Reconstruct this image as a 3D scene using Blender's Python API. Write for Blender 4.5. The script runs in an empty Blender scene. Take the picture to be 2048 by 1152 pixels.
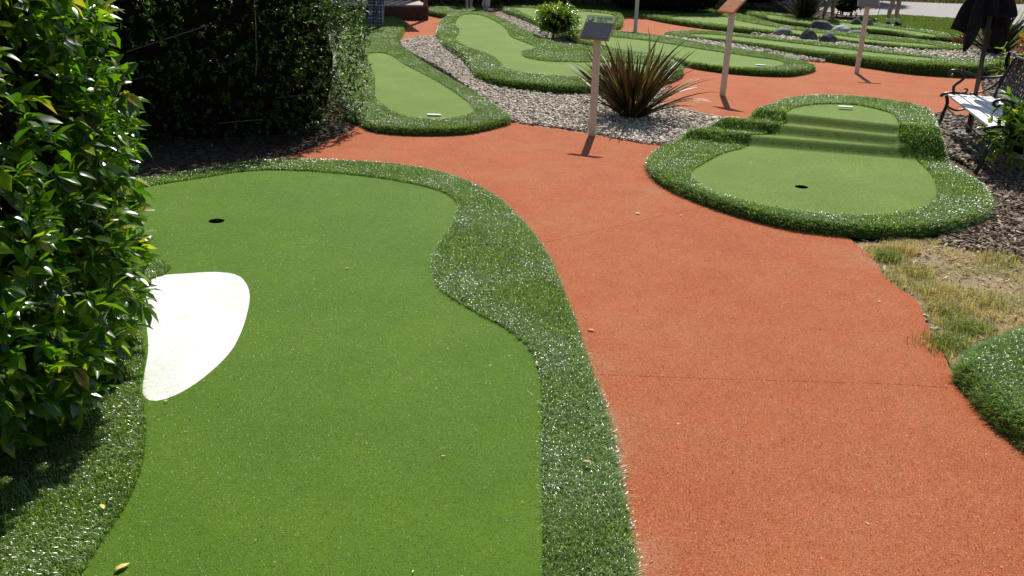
import bpy, math, random
import numpy as np
from mathutils import Vector, Matrix
from mathutils.geometry import delaunay_2d_cdt
rng = np.random.default_rng(7); random.seed(7)
R = math.radians
scene = bpy.context.scene
C = scene.collection

# ------------------------------------------------------------ camera
F, PITCH, ROLL, CAMH = 2000.0, R(20.2), R(1.8), 2.1
cp, sp, cr, sr = math.cos(PITCH), math.sin(PITCH), math.cos(ROLL), math.sin(ROLL)
fwd = Vector((0, cp, -sp)); rt0 = Vector((1, 0, 0)); up0 = Vector((0, sp, cp))
right = rt0*cr + up0*sr; up = up0*cr - rt0*sr
cam_data = bpy.data.cameras.new('camera'); cam = bpy.data.objects.new('camera', cam_data); C.objects.link(cam)
cam_data.sensor_width = 36; cam_data.lens = F/2048*36; cam_data.clip_start = .05; cam_data.clip_end = 800
M = Matrix((right, up, -fwd)).transposed().to_4x4(); M.translation = Vector((0, 0, CAMH)); cam.matrix_world = M
scene.camera = cam

# ------------------------------------------------------------ light
SUN_EL, SUN_AZ = R(48), R(8)      # azimuth from +Y towards +X
w = bpy.data.worlds.new('World'); scene.world = w; w.use_nodes = True
wn = w.node_tree.nodes; wl = w.node_tree.links
sky = wn.new('ShaderNodeTexSky'); sky.sky_type = 'NISHITA'; sky.sun_disc = False
sky.sun_elevation = SUN_EL; sky.sun_rotation = SUN_AZ; sky.altitude = 10
bg = wn['Background']; bg.inputs['Strength'].default_value = .075
wl.new(sky.outputs[0], bg.inputs['Color'])
sl = bpy.data.lights.new('sun', 'SUN'); sl.energy = 4.6; sl.angle = R(.53); sl.color = (1, .955, .88)
so = bpy.data.objects.new('sun', sl); C.objects.link(so)
sv = Vector((math.sin(SUN_AZ)*math.cos(SUN_EL), math.cos(SUN_AZ)*math.cos(SUN_EL), math.sin(SUN_EL)))
so.rotation_euler = sv.to_track_quat('Z', 'Y').to_euler(); so.location = (3, 30, 30)
scene.view_settings.view_transform = 'Standard'; scene.view_settings.look = 'None'
scene.view_settings.exposure = 0.32; scene.view_settings.gamma = 1
scene.cycles.max_bounces = 6; scene.cycles.transparent_max_bounces = 4
scene.cycles.diffuse_bounces = 3; scene.cycles.transmission_bounces = 3

# ------------------------------------------------------------ helpers
def G(x, y, z=0.0):
    """ground point that the photograph shows at this pixel, on the plane of height z"""
    u = (x-1024)/F; v = -(y-576)/F
    d = fwd + right*u + up*v
    t = (z-CAMH)/d.z
    return (d.x*t, d.y*t)

def tag(o, label=None, cat=None, group=None, kind=None):
    if label: o['label'] = label
    if cat: o['category'] = cat
    if group: o['group'] = group
    if kind: o['kind'] = kind
    return o

def empty(name, loc=(0, 0, 0), rz=0, label=None, cat=None, group=None, scale=None):
    o = bpy.data.objects.new(name, None); o.empty_display_size = .1
    o.location = loc; o.rotation_euler = (0, 0, rz)
    if scale: o.scale = (scale,)*3
    C.objects.link(o)
    return tag(o, label, cat, group)

def link(name, me, parent=None, loc=None, **k):
    o = bpy.data.objects.new(name, me); C.objects.link(o)
    if parent: o.parent = parent
    if loc is not None: o.location = loc
    return tag(o, **k)

def mesh_np(name, V, T, mat, smooth=False, sizes=None):
    V = np.asarray(V, dtype=np.float32); me = bpy.data.meshes.new(name)
    T = np.asarray(T, dtype=np.int32)
    me.vertices.add(len(V)); me.vertices.foreach_set('co', V.ravel())
    n = T.shape[1]
    me.loops.add(T.size); me.loops.foreach_set('vertex_index', T.ravel())
    me.polygons.add(len(T)); me.polygons.foreach_set('loop_start', np.arange(0, T.size, n, dtype=np.int32))
    me.polygons.foreach_set('use_smooth', np.full(len(T), bool(smooth)))
    me.update(calc_edges=True)
    if mat: me.materials.append(mat)
    return me

class MB:
    """collects simple solids into one mesh"""
    def __init__(s): s.v = []; s.f = []
    def add(s, v, f):
        b = len(s.v); s.v += [tuple(p) for p in v]; s.f += [tuple(b+i for i in q) for q in f]; return s
    def box(s, c, d, mat=None):
        x, y, z = (k/2 for k in d)
        vs = [Vector((i*x, j*y, k*z)) for i in (-1, 1) for j in (-1, 1) for k in (-1, 1)]
        if mat is not None: vs = [mat @ p for p in vs]
        vs = [p+Vector(c) for p in vs]
        return s.add(vs, [(0, 1, 3, 2), (4, 6, 7, 5), (0, 4, 5, 1), (2, 3, 7, 6), (0, 2, 6, 4), (1, 5, 7, 3)])
    def tube(s, pts, rad, n=8, cap=True, sq=None):
        pts = [Vector(p) for p in pts]
        if not hasattr(rad, '__len__'): rad = [rad]*len(pts)
        rings = []; prev = None
        for i, p in enumerate(pts):
            t = (pts[min(i+1, len(pts)-1)]-pts[max(i-1, 0)]).normalized()
            a = prev if prev is not None else (Vector((0, 0, 1)) if abs(t.z) < .9 else Vector((1, 0, 0)))
            a = (a - t*a.dot(t)).normalized(); prev = a; b = t.cross(a)
            rings.append([p + (a*math.cos(k*2*math.pi/n) + b*math.sin(k*2*math.pi/n)*(sq or 1))*rad[i] for k in range(n)])
        vs = [q for r_ in rings for q in r_]; fs = []
        for i in range(len(pts)-1):
            for k in range(n):
                fs.append((i*n+k, i*n+(k+1) % n, (i+1)*n+(k+1) % n, (i+1)*n+k))
        if cap: fs += [tuple(range(n-1, -1, -1)), tuple(range((len(pts)-1)*n, len(pts)*n))]
        return s.add(vs, fs)
    def mesh(s, name, mat, smooth=False, bevel=0):
        me = bpy.data.meshes.new(name); me.from_pydata(s.v, [], s.f); me.update()
        if bevel:
            import bmesh
            bm = bmesh.new(); bm.from_mesh(me)
            bmesh.ops.bevel(bm, geom=bm.edges[:], offset=bevel, segments=2, affect='EDGES', profile=.6)
            bm.to_mesh(me); bm.free()
        if smooth: me.polygons.foreach_set('use_smooth', [True]*len(me.polygons))
        if mat: me.materials.append(mat)
        return me

def nz(x, y, s=1.0, k=0):
    """cheap smooth noise about -1..1"""
    x = np.asarray(x)*s; y = np.asarray(y)*s
    return (np.sin(x*1.7+y*.9+k*1.3)+np.sin(x*-1.1+y*2.3+k*2.1+1)+np.sin(x*3.1+y*1.9+k+2)*.6+np.sin(x*-2.7+y*4.3+k*.7)*.5)/3.1

def spline(pts, step=.05, closed=True):
    P = np.array(pts, float); n = len(P); out = []
    for i in range(n if closed else n-1):
        if closed: a, b, c, d = P[(i-1) % n], P[i], P[(i+1) % n], P[(i+2) % n]
        else: a, b, c, d = P[max(i-1, 0)], P[i], P[i+1], P[min(i+2, n-1)]
        m = max(2, int(np.linalg.norm(c[:2]-b[:2])/step))
        for t in np.arange(m)/m:
            out.append(.5*((2*b)+(-a+c)*t+(2*a-5*b+4*c-d)*t*t+(-a+3*b-3*c+d)*t**3))
    if not closed: out.append(P[-1])
    return np.array(out)

def inside(pts, poly):
    x, y = pts[:, 0], pts[:, 1]; res = np.zeros(len(pts), bool)
    a = poly; b = np.roll(poly, -1, 0)
    for (x1, y1), (x2, y2) in zip(a, b):
        if y1 == y2: continue
        c = ((y1 > y) != (y2 > y)) & (x < (x2-x1)*(y-y1)/(y2-y1)+x1)
        res ^= c
    return res

def segdist(pts, poly, closed=True):
    best = np.full(len(pts), 1e9); near = np.zeros((len(pts), 2))
    a = poly; b = np.roll(poly, -1, 0)
    if not closed: a, b = a[:-1], b[:-1]
    for p, q in zip(a, b):
        d = q-p; L = (d*d).sum()+1e-12
        t = np.clip(((pts-p)@d)/L, 0, 1)[:, None]
        n = p+t*d; e = ((pts-n)**2).sum(1); m = e < best
        best[m] = e[m]; near[m] = n[m]
    return np.sqrt(best), near

def cdt(pts, loops, lines=()):
    """constrained triangulation; returns points, triangles"""
    vs = []; es = []
    for lp in loops:
        b = len(vs); n = len(lp); vs += [Vector((float(p[0]), float(p[1]))) for p in lp]
        es += [(b+i, b+(i+1) % n) for i in range(n)]
    for lp in lines:
        b = len(vs); n = len(lp); vs += [Vector((float(p[0]), float(p[1]))) for p in lp]
        es += [(b+i, b+i+1) for i in range(n-1)]
    vs += [Vector((float(p[0]), float(p[1]))) for p in pts]
    o = delaunay_2d_cdt(vs, es, [], 0, 1e-5)
    V = np.array([(p.x, p.y) for p in o[0]]); T = np.array([f for f in o[2] if len(f) == 3])
    # counter-clockwise
    a, b, c = V[T[:, 0]], V[T[:, 1]], V[T[:, 2]]
    ar = (b[:, 0]-a[:, 0])*(c[:, 1]-a[:, 1])-(b[:, 1]-a[:, 1])*(c[:, 0]-a[:, 0])
    T = T[np.abs(ar) > 1e-9]; ar = ar[np.abs(ar) > 1e-9]
    T[ar < 0] = T[ar < 0][:, ::-1]
    return V, T

def submesh(V, T):
    u, inv = np.unique(T, return_inverse=True)
    return V[u], inv.reshape(T.shape)

def gridpts(poly, s, jit=.25):
    lo, hi = poly.min(0), poly.max(0)
    X, Y = np.meshgrid(np.arange(lo[0], hi[0], s), np.arange(lo[1], hi[1], s))
    P = np.c_[X.ravel(), Y.ravel()]+rng.uniform(-jit, jit, (X.size, 2))*s
    return P[inside(P, poly)]

# ------------------------------------------------------------ materials
def new_mat(name):
    m = bpy.data.materials.new(name); m.use_nodes = True
    nt = m.node_tree; return m, nt, nt.nodes['Principled BSDF'], nt.nodes, nt.links
def N(nt, t, **k):
    n = nt.nodes.new(t)
    for a, b in k.items():
        if a in ('inp',):
            for kk, vv in b.items(): n.inputs[kk].default_value = vv
        else: setattr(n, a, b)
    return n
def ramp(nt, fac, cols):
    r = nt.nodes.new('ShaderNodeValToRGB'); e = r.color_ramp.elements
    e[0].position, e[0].color = cols[0][0], (*cols[0][1], 1); e[1].position, e[1].color = cols[-1][0], (*cols[-1][1], 1)
    for p, c in cols[1:-1]:
        x = e.new(p); x.color = (*c, 1)
    nt.links.new(fac, r.inputs[0]); return r
def noise(nt, scale, detail=2, rough=.5, vec=None, dist=0):
    n = nt.nodes.new('ShaderNodeTexNoise'); n.inputs['Scale'].default_value = scale; n.inputs['Detail'].default_value = detail
    n.inputs['Roughness'].default_value = rough; n.inputs['Distortion'].default_value = dist
    if vec: nt.links.new(vec, n.inputs['Vector'])
    return n
def mixc(nt, fac, a, b, mode='MIX'):
    m = nt.nodes.new('ShaderNodeMix'); m.data_type = 'RGBA'; m.blend_type = mode
    for i, s in ((0, fac), (6, a), (7, b)):
        if isinstance(s, (int, float)): m.inputs[i].default_value = s
        elif isinstance(s, tuple): m.inputs[i].default_value = (*s, 1)
        else: nt.links.new(s, m.inputs[i])
    return m.outputs[2]
def bump(nt, h, strength, dist, b):
    k = nt.nodes.new('ShaderNodeBump'); k.inputs['Strength'].default_value = strength; k.inputs['Distance'].default_value = dist
    nt.links.new(h, k.inputs['Height']); nt.links.new(k.outputs[0], b.inputs['Normal'])
def coords(nt):
    return nt.nodes.new('ShaderNodeTexCoord').outputs['Object']

def plain(name, col, rough=.6, spec=.5, metal=0, var=.12, scale=30, bmp=0):
    m, nt, b, n, l = new_mat(name)
    c = coords(nt); t = noise(nt, scale, 4, .6, c)
    lo = tuple(max(0, k*(1-var)) for k in col); hi = tuple(min(1, k*(1+var)) for k in col)
    r = ramp(nt, t.outputs[0], [(.3, lo), (.7, hi)])
    l.new(r.outputs[0], b.inputs['Base Color'])
    b.inputs['Roughness'].default_value = rough; b.inputs['Specular IOR Level'].default_value = spec; b.inputs['Metallic'].default_value = metal
    if bmp: bump(nt, t.outputs[0], .6, bmp, b)
    return m

def island_mat(name, cols, rough=.35, spec=.5, transl=0, tcol=None, sheen=0, patch=None, pscale=.8):
    """every blade, leaf or stone gets a colour of its own from the ramp"""
    m, nt, b, n, l = new_mat(name)
    geo = n.new('ShaderNodeNewGeometry'); oi = n.new('ShaderNodeObjectInfo')
    a = n.new('ShaderNodeMath'); a.operation = 'ADD'; l.new(geo.outputs['Random Per Island'], a.inputs[0]); l.new(oi.outputs['Random'], a.inputs[1])
    fr = n.new('ShaderNodeMath'); fr.operation = 'FRACT'; l.new(a.outputs[0], fr.inputs[0])
    col = ramp(nt, fr.outputs[0], cols).outputs[0]
    if patch:
        t = noise(nt, pscale, 3, .6, geo.outputs['Position'])
        f = ramp(nt, t.outputs[0], [(.42, (0, 0, 0)), (.58, (1, 1, 1))]).outputs[0]
        col2 = ramp(nt, fr.outputs[0], patch).outputs[0]
        col = mixc(nt, f, col, col2)
    l.new(col, b.inputs['Base Color'])
    b.inputs['Roughness'].default_value = rough; b.inputs['Specular IOR Level'].default_value = spec
    if transl:
        tr = n.new('ShaderNodeBsdfTranslucent')
        tc = mixc(nt, 1.0, col, tcol or (1.9, 1.9, .7), 'MULTIPLY'); l.new(tc, tr.inputs[0])
        mx = n.new('ShaderNodeMixShader'); mx.inputs[0].default_value = transl
        l.new(b.outputs[0], mx.inputs[1]); l.new(tr.outputs[0], mx.inputs[2]); l.new(mx.outputs[0], n['Material Output'].inputs[0])
    return m

def turf_mat(name, lo, hi, hi2):
    m, nt, b, n, l = new_mat(name); c = coords(nt)
    t1 = noise(nt, 190, 3, .8, c); t2 = noise(nt, 1.3, 4, .6, c); t3 = noise(nt, 55, 3, .7, c); t4 = noise(nt, 900, 1, .5, c)
    r = ramp(nt, t1.outputs[0], [(.33, lo), (.5, hi), (.68, hi2)])
    col = mixc(nt, .45, r.outputs[0], ramp(nt, t3.outputs[0], [(.35, tuple(k*.72 for k in hi)), (.65, tuple(k*1.25 for k in hi))]).outputs[0])
    col = mixc(nt, .75, col, ramp(nt, t2.outputs[0], [(.33, (.84, .9, .75)), (.5, (1.0, 1.0, 1.0)), (.67, (1.22, 1.12, 1.1))]).outputs[0], 'MULTIPLY')
    l.new(col, b.inputs['Base Color']); b.inputs['Roughness'].default_value = .7; b.inputs['Specular IOR Level'].default_value = .1
    b.inputs['Sheen Weight'].default_value = .12; b.inputs['Sheen Roughness'].default_value = .4; b.inputs['Sheen Tint'].default_value = (.6, .95, .3, 1)
    bump(nt, t1.outputs[0], .9, .006, b)
    return m

def path_mat():
    m, nt, b, n, l = new_mat('red_path_carpet'); c = coords(nt)
    f1 = noise(nt, 150, 3, .85, c, .8); f2 = noise(nt, 38, 4, .75, c, 1.5); f3 = noise(nt, 1.1, 5, .62, c); f4 = noise(nt, 5, 4, .65, c, .8)
    base = ramp(nt, f1.outputs[0], [(.34, (.23, .05, .012)), (.5, (.40, .105, .034)), (.66, (.58, .22, .10))]).outputs[0]
    base = mixc(nt, .5, base, ramp(nt, f2.outputs[0], [(.35, (.27, .07, .02)), (.65, (.43, .15, .065))]).outputs[0])
    worn = ramp(nt, f3.outputs[0], [(.36, (1.04, .90, .80)), (.5, (1.1, 1.06, 1.03)), (.64, (1.14, 1.22, 1.28))]).outputs[0]
    base = mixc(nt, .8, base, worn, 'MULTIPLY')
    stain = ramp(nt, f4.outputs[0], [(.3, (.9, .82, .74)), (.5, (1.02, 1.02, 1.02)), (.7, (1.08, 1.12, 1.14))]).outputs[0]
    base = mixc(nt, .7, base, stain, 'MULTIPLY')
    # stray pale fibres
    v = n.new('ShaderNodeTexVoronoi'); v.feature = 'F1'; v.inputs['Scale'].default_value = 120; v.inputs['Randomness'].default_value = 1
    mp = n.new('ShaderNodeMapping'); mp.inputs['Scale'].default_value = (1, .3, 1); mp.inputs['Rotation'].default_value = (0, 0, .5)
    l.new(c, mp.inputs[0]); l.new(mp.outputs[0], v.inputs['Vector'])
    fib = ramp(nt, v.outputs['Distance'], [(.05, (1, 1, 1)), (.13, (0, 0, 0))]).outputs[0]
    m3 = n.new('ShaderNodeMath'); m3.operation = 'MULTIPLY'; m3.inputs[1].default_value = .5; l.new(fib, m3.inputs[0])
    base = mixc(nt, m3.outputs[0], base, (.62, .34, .2))
    for nm, cc, k in (('unworn', (.42, .085, .018), .6), ('dust', (.42, .31, .22), .55)):
        at = n.new('ShaderNodeAttribute'); at.attribute_name = nm
        mm = n.new('ShaderNodeMath'); mm.operation = 'MULTIPLY'; l.new(at.outputs['Fac'], mm.inputs[0]); l.new(ramp(nt, f2.outputs[0], [(.3, (k*.3,)*3), (.6, (k,)*3)]).outputs[0], mm.inputs[1])
        base = mixc(nt, mm.outputs[0], base, cc)
    l.new(base, b.inputs['Base Color']); b.inputs['Roughness'].default_value = .85; b.inputs['Specular IOR Level'].default_value = .12
    b.inputs['Sheen Weight'].default_value = .15; b.inputs['Sheen Tint'].default_value = (1, .6, .45, 1)
    bump(nt, f1.outputs[0], .8, .006, b)
    return m

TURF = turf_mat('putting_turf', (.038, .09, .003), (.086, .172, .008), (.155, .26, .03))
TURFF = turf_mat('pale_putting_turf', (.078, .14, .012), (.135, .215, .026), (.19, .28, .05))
FRB = plain('fringe_backing', (.035, .07, .014), .9, .1, var=.4, scale=80, bmp=.004)
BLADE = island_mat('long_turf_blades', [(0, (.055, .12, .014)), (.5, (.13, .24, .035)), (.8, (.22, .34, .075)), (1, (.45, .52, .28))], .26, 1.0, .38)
BLADEF = island_mat('far_turf_blades', [(0, (.06, .13, .012)), (.5, (.125, .22, .026)), (.8, (.18, .28, .045)), (1, (.30, .38, .15))], .30, 1.0, .36)  # fringe blade colours of the greens farther back
NAP = island_mat('short_turf_pile', [(0, (.045, .11, .006)), (.4, (.095, .185, .014)), (.8, (.16, .26, .035)), (1, (.32, .41, .13))], .4, .5, .2)
FIBRE = island_mat('red_carpet_fibres', [(0, (.26, .055, .015)), (.35, (.50, .125, .036)), (.7, (.68, .24, .095)), (.92, (.82, .42, .22)), (1, (.85, .64, .44))], .7, .2)
WHITE = turf_mat('white_bunker_turf', (.78, .78, .77), (.86, .86, .85), (.93, .93, .92))
PATH = path_mat()
SOIL = plain('soil', (.085, .06, .042), .95, .1, var=.5, scale=14, bmp=.02)
STONE = island_mat('gravel_stones', [(0, (.22, .17, .12)), (.3, (.42, .35, .265)), (.6, (.58, .50, .39)), (.85, (.70, .63, .51)), (1, (.34, .23, .15))], .65, .35)
BSTONE = island_mat('brown_gravel_stones', [(0, (.09, .065, .045)), (.4, (.2, .155, .11)), (.8, (.32, .26, .19)), (1, (.42, .36, .28))], .8, .3)
CHIP = island_mat('bark_chips', [(0, (.06, .038, .025)), (.5, (.17, .115, .075)), (.85, (.34, .25, .17)), (1, (.52, .43, .32))], .8, .3)
DRY = island_mat('dry_grass', [(0, (.3, .21, .09)), (.5, (.52, .41, .2)), (1, (.66, .57, .32))], .6, .3, .25,
                 patch=[(0, (.2, .2, .05)), (.6, (.38, .36, .12)), (1, (.55, .48, .25))], pscale=1.7)
LAWN = island_mat('lawn_grass', [(0, (.07, .12, .015)), (.5, (.12, .2, .025)), (1, (.2, .27, .05))], .5, .3, .3)
ROUGHG = island_mat('rough_olive_grass', [(0, (.08, .08, .03)), (.5, (.16, .15, .05)), (1, (.27, .22, .1))], .7, .3, .2)
LAWNB = plain('lawn_soil', (.07, .11, .02), .9, .1, var=.3, scale=12)
ROAD = plain('grey_gravel_road', (.34, .32, .30), .9, .2, var=.2, scale=16, bmp=.02)
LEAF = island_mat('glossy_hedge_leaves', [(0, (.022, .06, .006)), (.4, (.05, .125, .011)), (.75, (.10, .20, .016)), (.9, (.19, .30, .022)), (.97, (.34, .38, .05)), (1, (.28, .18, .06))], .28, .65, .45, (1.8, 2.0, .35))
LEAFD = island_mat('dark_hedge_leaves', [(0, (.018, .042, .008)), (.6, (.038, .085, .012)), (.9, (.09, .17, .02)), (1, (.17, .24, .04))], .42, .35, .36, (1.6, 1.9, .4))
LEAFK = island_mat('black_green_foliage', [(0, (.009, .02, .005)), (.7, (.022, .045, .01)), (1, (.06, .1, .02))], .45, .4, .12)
LEAFY = island_mat('yellow_green_leaves', [(0, (.05, .12, .01)), (.4, (.13, .24, .02)), (.8, (.28, .38, .04)), (1, (.4, .45, .06))], .26, .55, .35, (1.5, 1.6, .5))
LEAFR = island_mat('red_leaves', [(0, (.2, .02, .012)), (.6, (.4, .05, .02)), (1, (.45, .16, .04))], .3, .5, .35, (1.5, 1, 1))
FLAX = island_mat('bronze_flax_leaves', [(0, (.018, .018, .008)), (.3, (.075, .03, .014)), (.55, (.04, .05, .014)), (.8, (.10, .055, .025)), (.93, (.12, .13, .04)), (1, (.24, .2, .1))], .42, .45, .2, (1.6, 1.3, .7))
FLAXR = island_mat('red_flax_leaves', [(0, (.05, .015, .01)), (.5, (.14, .04, .022)), (1, (.22, .1, .04))], .35, .5, .25, (1.6, 1.2, .8))
FLAXK = island_mat('dark_grass_leaves', [(0, (.012, .012, .008)), (.6, (.03, .03, .015)), (1, (.09, .075, .04))], .7, .2, .08)
CORE = plain('shade_dark_core', (.012, .012, .007), 1, 0, var=.5, scale=20)  # near-black fill, stands for the shaded depth behind the leaves
BARK = plain('twig_bark', (.2, .155, .115), .9, .2, var=.4, scale=40, bmp=.004)
WOODP = plain('pale_painted_post', (.62, .63, .50), .75, .3, var=.1, scale=25, bmp=.001)
WOODT = plain('weathered_edging_timber', (.36, .28, .19), .85, .2, var=.3, scale=20, bmp=.003)
WOODB = plain('dark_stained_timber', (.07, .03, .022), .7, .3, var=.3, scale=14)
WOODD = plain('deck_board_timber', (.42, .36, .31), .8, .3, var=.2, scale=18)
SIGNG = plain('sign_green_print', (.36, .55, .14), .45, .5, var=.15, scale=20)
SIGNK = plain('sign_dark_face', (.075, .075, .09), .3, .5, var=.15, scale=14)
SIGNE = plain('sign_board_edge', (.35, .25, .15), .7, .3)
SIGNO = plain('sign_orange_board', (.5, .17, .06), .7, .3, var=.25, scale=14)
PRINTW = plain('print_white', (.75, .78, .72), .5, .4, var=.04)
PRINTB = plain('print_blue', (.06, .13, .22), .5, .4, var=.04)
PRINTK = plain('print_black', (.02, .02, .02), .5, .4, var=.04)
IRON = plain('black_cast_iron', (.016, .015, .018), .35, .5, var=.3, scale=30, bmp=.001)
SLAT = plain('white_bench_slats', (.74, .74, .71), .45, .4, var=.06, scale=18, bmp=.001)
CLOTH = plain('dark_maroon_canvas', (.017, .011, .015), .85, .2, var=.3, scale=16, bmp=.002)
POLE = plain('dark_umbrella_pole', (.03, .02, .017), .4, .5, var=.2)
TEE = plain('white_tee_plate', (.78, .78, .78), .5, .4, var=.03)
CUPM = plain('dark_cup_liner', (.012, .012, .012), .8, .2)
ROCK = plain('grey_boulder', (.20, .19, .18), .8, .3, var=.3, scale=10, bmp=.02)
ROCKD = plain('dark_boulder', (.10, .095, .09), .85, .3, var=.3, scale=10, bmp=.02)
ROCKL = plain('pale_boulder', (.42, .43, .41), .75, .3, var=.2, scale=10, bmp=.02)
YLEAF = plain('fallen_yellow_leaf', (.62, .50, .14), .5, .4, var=.2)
BLEAF = plain('fallen_brown_leaf', (.40, .25, .13), .6, .3, var=.25)
PAPER = plain('white_paper', (.78, .78, .75), .7, .2, var=.04)
SKIN = plain('skin', (.50, .30, .22), .5, .4, var=.06)
SKINT = plain('tanned_skin', (.32, .19, .13), .5, .4, var=.06)
HAIR = plain('brown_hair', (.06, .04, .025), .6, .3)
BLACK = plain('black_fabric', (.02, .02, .023), .8, .2)
GREY = plain('grey_fabric', (.17, .165, .17), .8, .2)
NAVY = plain('navy_fabric', (.03, .04, .08), .85, .2)
CREAM = plain('cream_fabric', (.6, .56, .5), .85, .2)
METAL = plain('putter_metal', (.55, .55, .55), .3, .5, metal=1)

def plaid_mat():
    m, nt, b, n, l = new_mat('blue_plaid_fabric'); c = coords(nt)
    sx = n.new('ShaderNodeSeparateXYZ'); l.new(c, sx.inputs[0])
    col = (.03, .038, .075)
    def stripes(sock, per, wd):
        a = n.new('ShaderNodeMath'); a.operation = 'MULTIPLY'; a.inputs[1].default_value = 1/per; l.new(sock, a.inputs[0])
        f = n.new('ShaderNodeMath'); f.operation = 'FRACT'; l.new(a.outputs[0], f.inputs[0])
        g = n.new('ShaderNodeMath'); g.operation = 'LESS_THAN'; g.inputs[1].default_value = wd; l.new(f.outputs[0], g.inputs[0]); return g.outputs[0]
    x = mixc(nt, stripes(sx.outputs[2], .06, .35), col, (.12, .14, .2))
    x = mixc(nt, stripes(sx.outputs[0], .05, .3), x, (.2, .22, .28))
    x = mixc(nt, stripes(sx.outputs[2], .12, .1), x, (.4, .42, .45))
    l.new(x, b.inputs['Base Color']); b.inputs['Roughness'].default_value = .85
    return m
PLAID = plaid_mat()

# ------------------------------------------------------------ vegetation makers (numpy)
def blade_arrays(P, nrm, lean, L, W):
    """bent blades: base pair, middle pair, tip"""
    n = len(P); yaw = rng.uniform(0, 2*math.pi, n)
    side = np.c_[np.cos(yaw), np.sin(yaw), np.zeros(n)]
    # turn the flat of the blade mostly across its lean
    lp = np.c_[-lean[:, 1], lean[:, 0], np.zeros(n)]; ln = np.linalg.norm(lp, axis=1, keepdims=True)+1e-6
    side = side*.4+lp/ln; side /= np.linalg.norm(side, axis=1, keepdims=True)
    L = L[:, None]; W = W[:, None]/2
    m = P+nrm*L*.52+lean*L*.16
    t = P+nrm*L*(.52+.2/(.6+np.linalg.norm(lean, axis=1, keepdims=True)))+lean*L*.62
    V = np.stack([P-side*W, P+side*W, m-side*W*.8, m+side*W*.8, t], 1).reshape(-1, 3)
    b = (np.arange(n)*5)[:, None]
    T = np.concatenate([b+[0, 1, 3], b+[0, 3, 2], b+[2, 3, 4]], 1).reshape(-1, 3)
    return V, T

def leaf_template(L=1, W=.32, fold=.12, curl=.18, simple=False):
    if simple:
        V = np.array([(0, 0, 0), (.45, -W/2, fold*.6), (.5, 0, 0), (.45, W/2, fold*.6), (1, 0, -curl)], float)
        T = np.array([(0, 1, 2), (0, 2, 3), (1, 4, 2), (2, 4, 3)])
    else:
        V = np.array([(0, 0, 0), (.28, -W*.42, fold*.7), (.28, 0, .02), (.28, W*.42, fold*.7),
                      (.62, -W*.46, fold*.6-curl*.3), (.62, 0, -curl*.3), (.62, W*.46, fold*.6-curl*.3), (1, 0, -curl)], float)
        T = np.array([(0, 1, 2), (0, 2, 3), (1, 4, 5), (1, 5, 2), (2, 5, 6), (2, 6, 3), (4, 7, 5), (5, 7, 6)])
    return V*L, T

def frames(d, upv=None):
    """rotation matrices with x along d"""
    d = d/np.linalg.norm(d, axis=1, keepdims=True)
    r = np.tile([0, 0, 1.], (len(d), 1)) if upv is None else upv
    y = np.cross(r, d); ny = np.linalg.norm(y, axis=1, keepdims=True); y = np.where(ny < 1e-3, [1, 0, 0], y/np.maximum(ny, 1e-6))
    z = np.cross(d, y)
    return np.stack([d, y, z], 2)

def place(tv, tt, P, Rm, S):
    V = np.einsum('nij,nkj->nki', Rm, tv[None]*S[:, None, None] if np.ndim(S) == 1 else tv[None]*S[:, None, :])+P[:, None]
    n = len(P); k = len(tv)
    T = (tt[None]+(np.arange(n)*k)[:, None, None]).reshape(-1, tt.shape[1])
    return V.reshape(-1, 3), T

def sprigs(P, D, nl, L, spread=.9):
    """leaf positions/directions for whorls at P pointing D"""
    n = len(P); k = nl
    D = D/np.linalg.norm(D, axis=1, keepdims=True)
    Fm = frames(D, rng.normal(size=(n, 3)))
    ang = (np.arange(k)/k*2*math.pi)[None]+rng.uniform(0, 6.3, (n, 1))+rng.uniform(-.3, .3, (n, k))
    op = rng.uniform(.35, 1.25, (n, k))*spread
    loc = np.stack([np.cos(op), np.sin(op)*np.cos(ang), np.sin(op)*np.sin(ang)], 2)
    d = np.einsum('nij,nkj->nki', Fm, loc)
    off = rng.uniform(-.9, .1, (n, k))*L
    p = P[:, None]+D[:, None]*off[..., None]
    return p.reshape(-1, 3), d.reshape(-1, 3)

def ellip(n, half, ex=4):
    a, b, c = half; ar = np.array([b*c, b*c, a*c, a*c, a*b, a*b*.25]); ar = ar/ar.sum()
    f = rng.choice(6, n, p=ar); q = rng.uniform(-1, 1, (n, 3)); ax = f//2; q[np.arange(n), ax] = np.where(f % 2 == 0, 1, -1)
    # faces: +x,-x,+y,-y,+z,-z
    nr = (np.abs(q)**ex).sum(1)**(1/ex); q = q/nr[:, None]
    N_ = np.sign(q)*np.abs(q)**(ex-1)/np.array(half); N_ /= np.linalg.norm(N_, axis=1, keepdims=True)
    return q*np.array(half), N_

def core_mesh(name, half, s, ex, mat):
    me = bpy.data.meshes.new(name); import bmesh
    bm = bmesh.new(); bmesh.ops.create_cube(bm, size=2)
    bmesh.ops.subdivide_edges(bm, edges=bm.edges[:], cuts=7, use_grid_fill=True)
    for v in bm.verts:
        q = np.array(v.co); nr = (np.abs(q)**ex).sum()**(1/ex); q = q/nr*np.array(half)*s
        k = .05*min(half)*float(nz(q[0]*3+q[2]*2, q[1]*3-q[2], 1.2))
        v.co = q+q/(np.linalg.norm(q)+1e-6)*k
    bm.to_mesh(me); bm.free(); me.materials.append(mat); return me

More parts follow.
